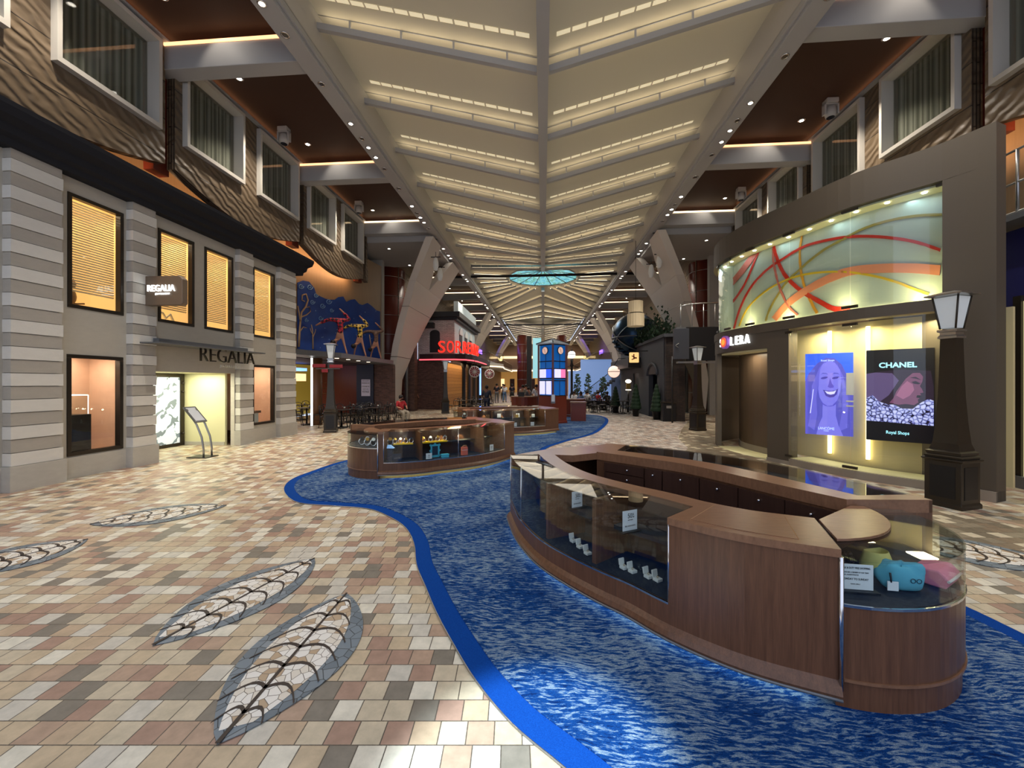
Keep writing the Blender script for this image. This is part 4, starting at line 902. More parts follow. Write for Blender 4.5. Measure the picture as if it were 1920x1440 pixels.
# lights of the shop
for k in range(3):
    p,d,nn=at(lerp(sC+.3,sG-.3,k/2)); light('window_lamp','AREA',(p.x-nn.x*.35,p.y-nn.y*.35,ZS-.3),14,(1,.86,.5),.3,.3,rot=(0,0,0))
for k in range(6):
    p,d,nn=at(lerp(sC+.3,E0-.9,k/5)); q=p-nn*.2; light('gallery_uplight','AREA',(q.x,q.y,ZS+.04),9,(1,.86,.42),.15,.7,aim=(q.x-nn.x*.14,q.y-nn.y*.14,ZTG))
    light('gallery_downlight','AREA',(q.x,q.y,ZTG-.06),1.2,(.6,.85,1),.15,.5,rot=(0,0,0))
p,d,nn=at((sD+sE)/2); light('doorway_lamp','AREA',(p.x-nn.x*.3,p.y-nn.y*.3,2.55),9,(1,.85,.6),.4,.4,rot=(0,0,0))
MB().box(6.86,7.0,6.75,9,0,ZP).build('end_return','solera_brown',so)
# right edge: blue shop beyond
struct('wall_blue',MB().box(8.3,8.4,6.8,9.5,0,4.5),'blue_wall'); struct('trim_12',MB().box(8.1,8.4,6.8,9.5,0,.2),'grey_metal')
bs=thing('lit_shop_window','bright cream shop window at the right edge of the picture','shop window',(8.2,6.2,0)); MB().box(8.2,8.28,6.9,7.5,.2,3.2).build('lit_panel','warm_cream_panel',bs); MB().box(8.16,8.3,7.5,7.62,.1,3.3).build('window_frame','dark_bronze',bs)
lit('warm_cream_panel',sr(220,210,160),.7)
rl=thing('balcony_railing','steel balcony railing with uprights at the upper right edge','railing',(8.2,6.5,4.8))
for y in (6.9,7.4,7.9,8.4,8.9): MB().tube([(8.0,y,4.65),(8.0,y,5.75)],.025,6).build('upright','steel',rl)
for z in (5.75,5.2,4.7): MB().tube([(8.0,6.85,z),(8.0,9.2,z)],.02,6).build('rail','steel',rl)
struct('trim_13',MB().box(7.9,10,6.8,9.5,4.55,4.65),'grey_metal')
# ================= LAMP POSTS =================
def octring(c,r,z,n=4,a0=PI/4): return [(c[0]+r*math.cos(a0+2*PI*i/n),c[1]+r*math.sin(a0+2*PI*i/n),z) for i in range(n)]
def lamp_post(x,y,label,sc=1,rz=.35,m_='dark_bronze',k=.79):
    o=thing('lamp_post',label,'lamp post',(x,y,0)); R=lambda r,z:[(x+k*(r*math.cos(PI/4+rz+PI/2*i)),y+k*(r*math.sin(PI/4+rz+PI/2*i)),z*sc) for i in range(4)]
    MB().loft([R(.40,0),R(.40,.06),R(.37,.08),R(.37,.66),R(.42,.68),R(.42,.70)]).build('base_box',m_,o,bevel=.006)
    p=MB()
    for i in range(4):
        a=rz+PI/2*i; cx,cy=x+.262*k*math.cos(a),y+.262*k*math.sin(a); p.obox((cx,cy,.37*sc),(.012,.36*k,.46*sc),rz=a)
    p.build('base_panel','black',o)
    MB().loft([R(.36,.70),R(.38,.74),R(.34,.76),R(.36,.80),R(.30,.82),R(.30,.84),R(.26,.92),R(.22,1.2),R(.185,1.6),R(.165,2.1),R(.155,2.45)]).build('shaft',m_,o)
    MB().loft([R(.19,2.45),R(.19,2.48),R(.16,2.5),R(.16,2.54),R(.2,2.55),R(.2,2.58)]).build('collar','steel',o)
    MB().loft([R(.15,2.60),R(.25,3.05)]).build('lantern_glass','lantern_glass',o)
    e=MB()
    for i in range(4): a=R(.155,2.59)[i]; b=R(.257,3.06)[i]; e.tube([a,b],.012,5)
    e.build('lantern_edge',m_,o)
    MB().loft([R(.27,3.06),R(.38,3.075),R(.38,3.095),R(.1,3.14)]).build('lantern_cap','steel',o)
    return o
lamp_post(5.98,6.35,'big bronze lamp post with flared glass lantern in front of the brown shop')
lamp_post(5.85,15.67,'slim bronze lamp post beyond the curved shop near the forked column',1.02)
lamp_post(-7.75,14.1,'bronze lamp post by the cafe tables left of the display counters',1.04)
lamp_post(-5.76,23.3,'distant lamp post with pinkish lantern in front of the brick restaurant',1.0)
fs=thing('direction_sign','red oval direction boards on the cafe-side lamp post','direction sign',(-7.75,14.1,2.5))
for i,(dx,z,w_) in enumerate(((-.32,2.42,.5),(.32,2.40,.5),(-.1,2.24,.24))): MB().box(-7.75+dx-w_/2,-7.75+dx+w_/2,13.86,13.88,z-.06,z+.06).build('board','sign_red',fs,bevel=.01)
mat('sign_red',sr(150,50,60),.5); MB().box(-8.2,-7.3,13.885,13.9,2.30,2.33).build('bracket','grey_metal',fs)

bx=W0=None
def Wd(px,d): x,y=px_col(px,d); return Vector((x,y,0))
p=Wd(1288,17.6); o=thing('wall_panel_box','dark grey box panel with pale scroll mark behind the slim lamp post on the right','panel',(p.x,p.y,3.0))
MB().box(p.x-.55,p.x+.1,p.y,p.y+.15,2.85,4.2).build('panel_body','panel_grey',o,bevel=.01); mat('panel_grey',sr(72,76,86),.5); MB().box(p.x+.1,p.x+1.6,p.y+.3,p.y+.4,2.8,4.3).build('dark_backing','black',o)
MB().tube([(p.x-.42+.06*math.cos(a),p.y-.01,3.55-.1*a/3) for a in [k*.5 for k in range(12)]],.02,5).build('scroll_mark','steel',o)
MB().tube([(p.x-.5,p.y+.4,0),(p.x-.5,p.y+.4,3)],.04,6).build('support','black',o); MB().box(p.x-.3,p.x+1.7,p.y+.2,p.y+.5,2.68,2.76).build('ledge','steel',o)
o=thing('balcony_railing','small steel balcony railing left of the curved shop gallery','railing',(p.x,p.y,4.3))
MB().box(p.x-.3,p.x+1.7,p.y+.45,p.y+.6,4.25,4.32).build('deck_edge','grey_metal',o)
for k in range(4): MB().tube([(p.x-.1+.5*k,p.y+.5,4.3),(p.x-.1+.5*k,p.y+.5,5.35)],.022,6).build('upright','steel',o)
MB().tube([(p.x-.2,p.y+.5,5.25),(p.x+.3,p.y+.5,5.36),(p.x+.9,p.y+.5,5.4),(p.x+1.6,p.y+.5,5.4)],.03,6).build('handrail','steel',o)
# ================= DISPLAY COUNTERS =================
F0=[(1.61,2.30),(1.20,2.47),(.86,2.73),(.63,3.0),(.46,3.16),(.21,3.44),(-.005,3.74),(-.15,4.05),(-.28,4.43),(-.41,5.02)]
BO=[(2.99,3.32),(2.82,4.1),(2.50,4.85),(1.76,5.6),(.94,6.07)]; BI=[(2.34,3.28),(2.12,3.64),(1.63,4.49),(1.24,4.86),(.70,5.30)]
DC_=(1.87,3.13); DRAD=.84
def resample(P,n):
    P=smooth([Vector((x,y,0)) for x,y in P],8,False); A=[0]
    for a,b in zip(P,P[1:]): A.append(A[-1]+(b-a).length)
    out=[]
    for i in range(n+1):
        s=A[-1]*i/n
        for j in range(len(P)-1):
            if A[j+1]>=s-1e-9: t=(s-A[j])/max(1e-9,A[j+1]-A[j]); out.append(P[j].lerp(P[j+1],min(1,t))); break
    return out
FR_=resample(F0,40); BO_=resample(BO,24); BI_=resample(BI,24)
def dirs(P): return [((P[min(i+1,len(P)-1)]-P[max(i-1,0)]).normalized()) for i in range(len(P))]
FD=dirs(FR_); 
def fpt(t,off,z):
    """t 0..1 from the drum corner to the far tip; off = distance inward"""
    k=t*40; i=min(39,int(k)); f=k-i; p=FR_[i].lerp(FR_[i+1],f); d=FD[i].lerp(FD[i+1],f).normalized(); return Vector((p.x+d.y*off,p.y-d.x*off,z))
def counter(label,T,loc,glass,splits,solid_far,divs,lit_inside):
    o=thing('display_counter',label,'display counter',loc)
    def band(t0,t1,o0,o1,z0,z1,m_,name,par=None,n=None,cap=True):
        n=n or max(2,int(40*abs(t1-t0))); rr=[]
        for i in range(n+1):
            t=lerp(t0,t1,i/n); rr.append([T(fpt(t,o0,z0)),T(fpt(t,o1,z0)),T(fpt(t,o1,z1)),T(fpt(t,o0,z1))])
        return MB().loft(rr).build(name,m_,par or o)
    t0,t1=glass; W_=.54
    band(.0,1,.10,W_-.05,0,.10,'toe_wood_lit','toe_kick')
    # moulded skirt
    rr=[]
    for i in range(41):
        t=i/40; rr.append([T(fpt(t,W_,.10)),T(fpt(t,-.035,.10)),T(fpt(t,-.045,.125)),T(fpt(t,-.03,.155)),T(fpt(t,0,.185)),T(fpt(t,W_,.185))])
    MB().loft(rr).build('skirt','walnut',o)
    rr=MB().tube([T(fpt(i/40,-.04,.102)) for i in range(41)],.009,6); rr.build('metal_trim','grey_metal',o)
    band(0,1,0,W_,.185,.32,'walnut','base_panel')
    if t0>.001: band(0,t0,0,W_,.32,.855,'walnut','solid_cabinet')
    if t1<.999: band(t1,1,0,W_,.32,.855,'walnut','solid_cabinet')
    # wooden top
    if t0>.001: band(0,t0,-.012,W_+.01,.855,.90,'walnut_top','worktop')
    if t1<.999: band(t1,1,-.012,W_+.01,.855,.90,'walnut_top','worktop')
    band(t0,t1,.36,W_+.01,.855,.90,'walnut_top','worktop')
    if t0>.02:
        band(.05,t0-.035,.06,W_-.05,.8995,.903,'walnut_top','inset_panel'); g=MB()
        for a,b in (((.05,.06),(.05,W_-.05)),((t0-.035,.06),(t0-.035,W_-.05)),): g.tube([T(fpt(a[0],a[1],.902)),T(fpt(b[0],b[1],.902))],.003,4)
        g.build('inset_joint','seat_tan',o)
    band(t0,t1,W_-.05,W_,.32,.855,'walnut_dark','rear_wall')
    band(t0,t1,.03,W_-.05,.32,.326,'dark_fabric','deck_lining')
    band(t0,t1,W_-.24,W_-.05,.565,.60,'dark_fabric','curved_shelf') if not lit_inside else [band(a+.01,b-.02,W_-.24,W_-.05,.59,.61,'dark_fabric','inner_shelf') for a,b in zip([t0]+divs,divs+[t1])]
    bounds=[t0]+splits+[t1]
    for a,b in zip(bounds,bounds[1:]):
        band(a+.002,b-.002,.004,.010,.325,.893,'case_glass','front_glass'); band(a+.002,b-.002,-.004,.36,.893,.9,'case_glass','top_glass')
    band(t0,t1,-.002,.012,.315,.328,'chrome','bottom_rail')
    for t in bounds: MB().tube([T(fpt(t,.006,.32)),T(fpt(t,.006,.895))],.008,6).build('glass_post','chrome',o)
    for t in divs:
        rr=[[T(fpt(t+e,.05,z)),T(fpt(t+e,W_-.05,z))] for e,z in ((0,.326),(0,.85))]; e=.006
        q=[T(fpt(t-e,.07,.326)),T(fpt(t+e,.07,.326)),T(fpt(t+e,W_-.05,.326)),T(fpt(t-e,W_-.05,.326))]; MB().loft([q,[Vector((v.x,v.y,.85)) for v in q]]).build('divider','walnut',o)
    # far bridge between the two limbs
    a,b,c_,d_=fpt(1,0,0),fpt(1,W_,0),BI_[-1],BO_[-1]
    mid=Vector((.10,5.60,0)); mid2=Vector((.38,5.10,0)) 
    P1=[a,mid,d_,c_,mid2,b]; P1=[T(Vector((p.x,p.y,0))) for p in P1]
    P1=[(p.x,p.y) for p in P1]; MB().prism(P1,.80,.885).build('bridge_top','walnut_top',o)
    wv_=[a,mid,d_]; 
    for p,q in zip(wv_,wv_[1:]):
        n_=Vector((q-p)); n_=Vector((n_.y,-n_.x,0)).normalized()*.05; r_=[T(v) for v in (p,q,q+n_,p+n_)]; MB().loft([[Vector((v.x,v.y,.10)) for v in r_],[Vector((v.x,v.y,.80)) for v in r_]]).build('bridge_panel','walnut',o)
    # back limb
    def bb(f0,f1,z0,z1,m_,name,i0=0,i1=24,par=None):
        rr=[]
        for i in range(i0,i1+1):
            p,q=BI_[i],BO_[i]; a,b=p.lerp(q,f0),p.lerp(q,f1); rr.append([T(Vector((a.x,a.y,z0))),T(Vector((b.x,b.y,z0))),T(Vector((b.x,b.y,z1))),T(Vector((a.x,a.y,z1)))])
        return MB().loft(rr).build(name,m_,par or o)
    bb(.12,.92,0,.10,'toe_wood_lit','toe_kick'); bb(.02,1,.10,.80,'walnut','back_cabinet'); bb(0,.34,.80,.90,'walnut_top','worktop')
    bb(.34,.96,.80,.804,'dark_fabric','deck_lining',1,23); bb(.34,1.0,.892,.90,'case_glass','top_glass',1,22); bb(.96,1,.80,.892,'walnut','outer_rail',0,24)
    bb(.34,1,.80,.90,'walnut_top','worktop_end',0,1); bb(.34,1,.80,.90,'walnut_top','worktop_end',22,24)
    # doors and drawers on the staff side
    def face(i0,i1,z0,z1,name,knob):
        p,q=BI_[i0].lerp(BO_[i0],-.0),BI_[i1].lerp(BO_[i1],-.0); d=(q-p).normalized(); n_=-Vector((BO_[i0]-BI_[i0])).normalized(); mids=[BI_[i] for i in range(i0,i1+1)]
        rr=[]
        for k,i in enumerate(range(i0,i1+1)):
            b_=BI_[i]; e=d*(.008 if k==0 else (-.008 if i==i1 else 0)); x0=b_+n_*(-.01)+e; x1=b_+n_*.016+e; rr.append([T(Vector((x0.x,x0.y,z0))),T(Vector((x1.x,x1.y,z0))),T(Vector((x1.x,x1.y,z1))),T(Vector((x0.x,x0.y,z1)))])
        dd=MB().loft(rr).build(name,'walnut_dark',o)
        c_=BI_[(i0+i1)//2]+n_*.03; MB().ball(tuple(T(Vector((c_.x,c_.y,z1-.06 if name=='door' else (z0+z1)/2)))),.014,8,6).build('knob','chrome',dd)
    for i in range(0,16,4): face(i,i+4,.30,.78,'door',1); face(i,i+4,.12,.285,'drawer',1)
    face(16,18,.3,.78,'door',1); face(18,23,.55,.66,'drawer',1); face(18,23,.67,.78,'drawer',1); face(18,23,.42,.54,'drawer',1)
    # rounded end drum
    A0,A1=math.radians(-108),math.radians(8); n=22
    arc=lambda r:[Vector((DC_[0]+r*math.cos(lerp(A0,A1,i/n)),DC_[1]+r*math.sin(lerp(A0,A1,i/n)),0)) for i in range(n+1)]
    inn=[Vector((2.36,3.27,0)),Vector((1.90,2.92,0)),Vector((1.70,2.55,0))]
    def slab(r,z0,z1,m_,name):
        P=[T(p) for p in arc(r)+inn]; return MB().loft([[Vector((p.x,p.y,z0)) for p in P],[Vector((p.x,p.y,z1)) for p in P]]).build(name,m_,o)
    slab(DRAD-.012,0,.17,'walnut','drum_base'); slab(DRAD,.185,.58,'walnut','drum_body'); slab(DRAD+.008,.17,.185,'walnut_top','drum_ring')
    slab(DRAD-.02,.58,.59,'dark_fabric','deck_lining')
    def wall(r0,r1,z0,z1,m_,name):
        MB().loft([[T(Vector((DC_[0]+r*math.cos(a),DC_[1]+r*math.sin(a),z))) for r,z in ((r0,z0),(r1,z0),(r1,z1),(r0,z1))] for a in [lerp(A0,A1,i/n) for i in range(n+1)]]).build(name,m_,o)
    wall(DRAD-.006,DRAD,.59,.832,'case_glass','curved_glass'); wall(DRAD-.005,DRAD+.006,.578,.592,'chrome','drum_trim')
    P=[T(p) for p in arc(DRAD+.004)+inn]; MB().loft([[Vector((p.x,p.y,.832)) for p in P],[Vector((p.x,p.y,.84)) for p in P]]).build('drum_glass_top','case_glass',o)
    q=[T(Vector((x,y,0))) for x,y in [(1.72+.73*math.cos(a)*1.0,3.26+.70*math.sin(a)) for a in [math.radians(-86+86*i/14) for i in range(15)]]+[(2.36,3.27),(1.90,2.92)]]; MB().loft([[Vector((p.x,p.y,.841)) for p in q],[Vector((p.x,p.y,.858)) for p in q]]).build('corner_flap','walnut_top',o,bevel=.003)
    for a_,b_ in ((inn[0],inn[1]),(inn[1],inn[2])):
        n_=Vector((b_-a_)); n_=Vector((n_.y,-n_.x,0)).normalized()*.03; r_=[T(v) for v in (a_,b_,b_-n_,a_-n_)]; MB().loft([[Vector((v.x,v.y,.59)) for v in r_],[Vector((v.x,v.y,.832)) for v in r_]]).build('drum_back_wall','walnut_dark',o)
    p=T(fpt(0.0,-.01,0)); MB().tube([(p.x,p.y,.14),(p.x,p.y,.86)],.012,6).build('corner_trim','chrome',o)
    # floor-level light strip under the skirt
    band(.03,.98,.045,.07,.088,.097,'led_under','floor_light_strip')
    return o,band
lit('led_under',(.62,.85,1),6.5); wood('toe_wood_lit',sr(120,92,48),sr(170,136,72))  # toe-kick wood: amber glow painted in as a lighter wood colour
idT=lambda v:Vector(v)
near,_=counter('large near display counter with dark curved glass front and white ring boxes',idT,(1.4,4.0,0),(.255,1.0),[.79],False,[.45,.63],False)
def simil(P0,Q0,ang,sc):
    ca,sa=math.cos(ang),math.sin(ang)
    def T(v):
        x,y=(-v[0]-P0[0])*sc,(v[1]-P0[1])*sc; return Vector((Q0[0]+x*ca-y*sa,Q0[1]+x*sa+y*ca,v[2]))
    return T
T2=simil((-1.61,2.30),(-3.03,7.15),math.radians(-10.5),.95); T3=simil((-1.61,2.30),(-2.5,13.1),math.radians(-30.4),.98)
counter('middle display counter with lit glass cases of watches and a teal picture frame',T2,(-2.8,8.6,0),(.03,.86),[.46],True,[.24,.66],True)
counter('farthest display counter with lit cases, in front of the clock tower',T3,(-1.2,14,0),(.06,.80),[.44],True,[.25,.62],True)
for T,ts in ((T2,(.12,.3,.4,.55,.75)),(T3,(.15,.35,.52,.7))):
    for t in ts:
        p=T(fpt(t,.40,.84)); light('case_lamp','SPOT',p,22,(1,.72,.3),.01,aim=T(fpt(t,.44,.3)),spot=1.1,blend=.4)
        p=T(fpt(t,.2,.84)); light('case_lamp','POINT',p,1.2,(1,.85,.6),.03)
# merchandise in the near counter
def ring_box(px,py,z,label,rz):
    p=onZ(px,py,z); o=thing('ring_box',label,'ring box',tuple(p),rz,'white ring boxes in the near counter')
    b=MB(); b.box(-.026,.026,-.026,.026,0,.022); b.build('box_base','velvet_white',o,w=False,bevel=.003); c_=MB().obox((0,.030,.047),(.052,.012,.05),rx=-.15); c_.build('lid','velvet_white',o,w=False,bevel=.003)
    MB().tube([(.008*math.cos(a*PI/5),.0,.03+.008*math.sin(a*PI/5)) for a in range(11)],.0016,5).build('ring','gold',o,w=False)
for i,(x,y,z,l) in enumerate(((1075,1016,.328,'open white ring box farthest from the camera on the case floor'),(1088,1027,.328,'open white ring box second from the far end of the near counter case'),(1102,1039,.328,'white ring box beside the wooden divider of the near counter'),(1170,1066,.328,'left box of the four in the right bay of the near counter'),(1186,1073,.328,'second white ring box from the left in the right bay'),(1216,1083,.328,'third white ring box from the left in the right bay'),(1233,1089,.328,'rightmost white ring box near the case corner post'),(1235,986,.602,'single white ring box on the raised ledge by the corner post'))):
    ring_box(x,y,z,l,.55)
def card(px,py,z,w_,h_,label,lines,rz,name='price_card',grp=None,base=True):
    p=onZ(px,py,z) if not isinstance(px,Vector) else px; o=thing(name,label,'sign card',tuple(p),rz,grp)
    MB().box(-w_/2,w_/2,-.002,.002,.012,h_+.012).build('card','paper',o,w=False)
    if base: MB().box(-w_/2-.02,w_/2+.02,-.03,.03,0,.01).build('card_base','black',o,w=False)
    R=Matrix.Rotation(rz,3,'Z')
    for s_,x,zz,ww,hh in lines:
        q=fit_text('card_lettering',s_,'black',None,(x*w_-w_/2,-.0035,zz*h_+.012),(1,0,0),(0,0,1),ww*w_,hh*h_,.001); q.parent=o
    return o
fifty=[('50',.34,.62,.3,.24),('%',.66,.74,.1,.11),('OFF',.66,.62,.13,.08),('SAVE TODAY',.34,.5,.36,.05),('SEE ASSOCIATE',.14,.2,.72,.07)]
card(1181,997,.602,.145,.16,'larger 50% off sign card on the right ledge of the near counter',fifty,.5)
card(1082,953,.602,.12,.15,'50% off sign card on the left ledge of the near counter',fifty,.55)
s_=thing('crystal_cluster','clear crystal ornament lying at the right end of the near case',"ornament",tuple(onZ(1205,1070,.328))); p=onZ(1205,1070,.328)
mb=MB()
for i in range(9): mb.ball((p.x+random.uniform(-.03,.03),p.y+random.uniform(-.03,.03),.34+random.uniform(0,.03)),.012,6,4)
mb.build('crystals','case_glass',s_)
# drum contents
card(1606,1109,.592,.17,.145,'white printed notice card at the left of the rounded end case',[('TAX & DUTY FREE SHOPPING',.05,.82,.85,.08),('PLEASE ASK A MEMBER OF OUR TEAM',.05,.66,.8,.05),('FOR ASSISTANCE',.05,.56,.5,.05),('MONDAY TO SUNDAY',.05,.38,.8,.08),('TERMS APPLY',.3,.2,.3,.04)],-.08)
def blob(name,label,cat,c,r,sc,m_,rz=0,amp=.012,extra=None):
    o=thing(name,label,cat,tuple(c),rz); mb=MB(); nn_=18; kk=12; rr=[]
    for i in range(kk+1):
        a=-PI/2+PI*(i+.001)/(kk+.002); rg=[]
        for j in range(nn_):
            b_=2*PI*j/nn_; e=1+amp/r*(math.sin(3*b_+2*a)+.6*math.sin(5*b_-a*3)); f=abs(math.cos(a))**.5*(1 if math.cos(a)>0 else 0); rg.append((sc[0]*r*e*f*abs(math.cos(b_))**.8*(1 if math.cos(b_)>0 else -1),sc[1]*r*e*f*abs(math.sin(b_))**.8*(1 if math.sin(b_)>0 else -1),sc[2]*r*(1+math.sin(a))*e))
        rr.append(rg)
    mb.loft(rr,sm=True); mb.build('body',m_,o,w=False); return o
p=onZ(1690,1104,.592); tbag=blob('fluffy_pouch','teal fluffy pouch with white tag in the rounded end case','pouch',p,.12,(1.0,.45,.62),'teal_fluff',-.1)
MB().box(-.11,-.055,-.062,-.058,.012,.065).build('tag','paper',tbag,w=False); MB().tube([(-.09,-.05,.11),(-.095,-.065,.08),(-.092,-.06,.06)],.005,5).build('zip_pull','black',tbag,w=False)
for i,a in enumerate((0,1)): MB().tube([(.02+a*.03+.012*math.cos(q*PI/6),-.0585,.075+.012*math.sin(q*PI/6)) for q in range(13)],.002,4).build('embroidery','navy_box',tbag,w=False)
p=onZ(1752,1088,.592); tw=thing('folded_towel','pink folded towel with white edge beside the teal pouch','towel',tuple(p),.6)
mb=MB(); mb.loft([[(x,y*1.0-.075,z) for y,z in ((0,0),(.15,0),(.165,.03),(.15,.085),(.03,.10),(-.01,.06))] for x in (-.11,0,.12)],sm=True); mb.build('towel_body','pink_fluff',tw,w=False,bevel=.01)
mb=MB(); mb.tube([(-.11,-.085,.05),(0,-.09,.052),(.12,-.085,.05)],.008,5); mb.build('white_edge','velvet_white',tw,w=False)
p=onZ(1640,1068,.592); vs_=thing('sun_visor','pale yellow sun visor with navy striped band behind the notice card','visor',tuple(p),.3)
mb=MB(); mb.loft([[(.10*math.cos(a)*k,.09*math.sin(a)*k,z) for a in [lerp(PI*.9,PI*2.1,i/14) for i in range(15)]] for k,z in ((1,.0),(.98,.06),(.72,.13),(.70,.13),(.95,.055),(.97,0))],sm=True,cap=False); mb.build('crown','yellow_cloth',vs_,w=False)
for z in (.012,.03): MB().tube([(.101*math.cos(a),.091*math.sin(a),z) for a in [lerp(PI*.9,PI*2.1,i/14) for i in range(15)]],.004,4).build('band_stripe','navy_box',vs_,w=False)
p=onZ(1592,1075,.592); hn=thing('beaded_bundle','dark brown beaded bundle behind the notice card in the end case','beads',tuple(p)); mb=MB()
for i in range(16): mb.ball((p.x+random.uniform(-.05,.04),p.y+random.uniform(0,.06),.61+random.uniform(0,.1)),.016,7,5)
mb.build('beads','walnut_dark',hn)
# watches
def watch(p,label,grp,face='gold',sc=1.0,rz=0):
    o=thing('wrist_watch',label,'watch',tuple(p),rz,grp); r=.032*sc
    MB().tube([(r*math.cos(a)*1.0,.0,r+r*1.15*math.sin(a)) for a in [2*PI*i/14 for i in range(14)]],.009*sc,5,closed=True).build('band','chrome',o,w=False)
    MB().disc((0,-.008*sc,r*2.1),(0,-.8,.6),.021*sc,.008*sc,12).build('watch_face',face,o,w=False)
def at2(T,t,off,z): return T(fpt(t,off,z))
for g,(ta,tb,nm) in enumerate(((.08,.19,'left'),(.27,.40,'right'))):
    a,b=at2(T2,ta,.26,.615),at2(T2,tb,.26,.615); o=thing('display_stand','yellow acrylic riser under the %s row of watches'%nm,'display stand',tuple((a+b)/2)); d=(b-a).normalized(); mid=(a+b)/2
    MB().obox(tuple(mid+Vector((0,0,.02))),((b-a).length+.06,.12,.025),rz=math.atan2(d.y,d.x)).build('riser','yellow_acrylic',o)
    for i in range(4): watch(a.lerp(b,i/3)+Vector((0,0,.033)),'gold watch in the %s row on a yellow riser in the middle counter'%nm,'watches on the %s yellow riser'%nm,['gold','velvet_white','gold','dark_fabric'][i],1.2,.6)
for i,(dx,dy) in enumerate(((-.30,-.25),(-.20,-.35),(-.05,-.38),(.08,-.36),(.22,-.3),(.16,-.22))):
    c=T2(Vector((DC_[0]-.0+dx*1.2+.1,DC_[1]-.15+dy,.595))); watch(c,'steel watch in the rounded end of the middle counter','watches in the rounded end case',['gold','dark_fabric','velvet_white'][i%3],1.7,.5)
# framed items
def place(T,t,off,z=.33): return at2(T,t,off,z)
p=place(T2,.34,.22); tf=thing('picture_frame','teal scalloped picture frame standing in the middle counter','picture frame',tuple(p),.6)
mb=MB(); mb.box(-.09,-.06,-.01,.01,.03,.24); mb.box(.06,.09,-.01,.01,.03,.24); mb.box(-.09,.09,-.01,.01,.0,.04); mb.box(-.09,.09,-.01,.01,.22,.25)
for x,z in ((-.09,.03),(.09,.03),(-.09,.13),(.09,.13),(-.09,.24),(.09,.24),(0,.26)): mb.disc((x,-.01,z),(0,1,0),.022,.02,8)
mb.build('frame','teal_plastic',tf,w=False); MB().box(-.06,.06,-.004,.004,.04,.22).build('picture','navy_box',tf,w=False)
p=place(T2,.385,.10); bx_=thing('gift_box','small teal gift box in front of the picture frame','box',tuple(p),.6); MB().box(-.07,.07,-.04,.04,0,.05).build('box_body','teal_plastic',bx_,w=False); MB().box(-.074,.074,-.044,.044,.05,.065).build('lid','teal_plastic',bx_,w=False)
p=place(T2,.52,.14); bx_=thing('gift_box','coral striped box standing in the middle counter','box',tuple(p),.6); MB().box(-.06,.06,-.04,.04,0,.16).build('box_body','coral_box',bx_,w=False); MB().box(-.061,.061,-.041,.041,.10,.105).build('stripe','paper',bx_,w=False); MB().tube([(-.05,0,.165),(-.02,0,.19),(.04,0,.19),(.06,0,.165)],.008,5).build('bow','seat_tan',bx_,w=False)
card(place(T2,.285,.06,.327),0,0,.12,.11,'white promotional card beside the teal picture frame',[('50',.35,.45,.3,.3),('%OFF',.32,.2,.36,.15)],.65)
card(place(T2,.74,.08,.327),0,0,.10,.13,'small white price card at the far bay of the middle counter',[('50',.3,.45,.4,.3),('OFF',.32,.2,.36,.15)],.8)
card(place(T2,.035,.06,.327),0,0,.16,.14,'navy brand panel with silver lettering in the middle counter',[],.5)['label']='navy panel with silver lettering at the left of the middle counter'
sg=[x for x in bpy.data.objects if x.get('label','').startswith('navy panel with silver')][0]
for c_ in sg.children:
    if c_.name.startswith('card') and 'base' not in c_.name: c_.data.materials.clear(); c_.data.materials.append(mm('navy_box'))
sg.location=place(T2,.10,.07,.327); q=fit_text('card_lettering','INVICTA','steel',None,(-.055,-.0035,.06),(1,0,0),(0,0,1),.11,.022,.001); q.parent=sg
p=place(T2,.06,.12,.327); rx=thing('crystal_trophy','pale blue crystal shard on the ledge of the middle counter','ornament',tuple(p)); MB().loft([[(-.06,-.03,.25),(.06,-.03,.25),(.08,.03,.25),(-.06,.03,.25)],[(-.05,-.01,.31),(.01,-.01,.31),(.01,.02,.31),(-.05,.02,.31)]]).build('shard','ice_blue',rx,w=False); MB().box(-.05,.05,-.03,.03,.0,.25).build('block','navy_box',rx,w=False); mat('ice_blue',sr(170,210,250),.1,emit=sr(150,200,255),es=.3)
for i,(t,z) in enumerate(((.12,.327),(.33,.615),(.47,.327),(.52,.615),(.66,.327))):
    card(place(T3,t,.1 if z<.5 else .34,z),0,0,.13,.13,'white card in the farthest display counter','x' and [],.4,grp='white cards in the farthest display counter')
for i,t in enumerate((.2,.3,.5,.56,.7)):
    p=place(T3,t,.26,.33 if i%2 else .615); b_=thing('handbag','small pale handbag in the farthest display counter','bag',tuple(p),.4,'small bags in the farthest counter'); MB().prism([(-.06,-.03),(.06,-.03),(.05,.03),(-.05,.03)],0,.11).build('bag_body',['seat_tan','velvet_white','gold'][i%3],b_,w=False,bevel=.006); MB().tube([(-.04,0,.11),(-.03,0,.17),(.03,0,.17),(.04,0,.11)],.006,5).build('handle',['black','seat_tan'][i%2],b_,w=False)
for i in range(3):
    c=T3(Vector((DC_[0]-.2+.2*i,DC_[1]-.45,.595))); watch(c,'steel watch in the rounded end of the farthest counter','watches in the farthest rounded case','velvet_white',2.0,.3)
# ================= MIDDLE AND FAR HALL =================
def W(px,d,z=0): x,y=px_col(px,d); return Vector((x,y,z))
def ZZ(py,d): return H+(718-py)/F*d
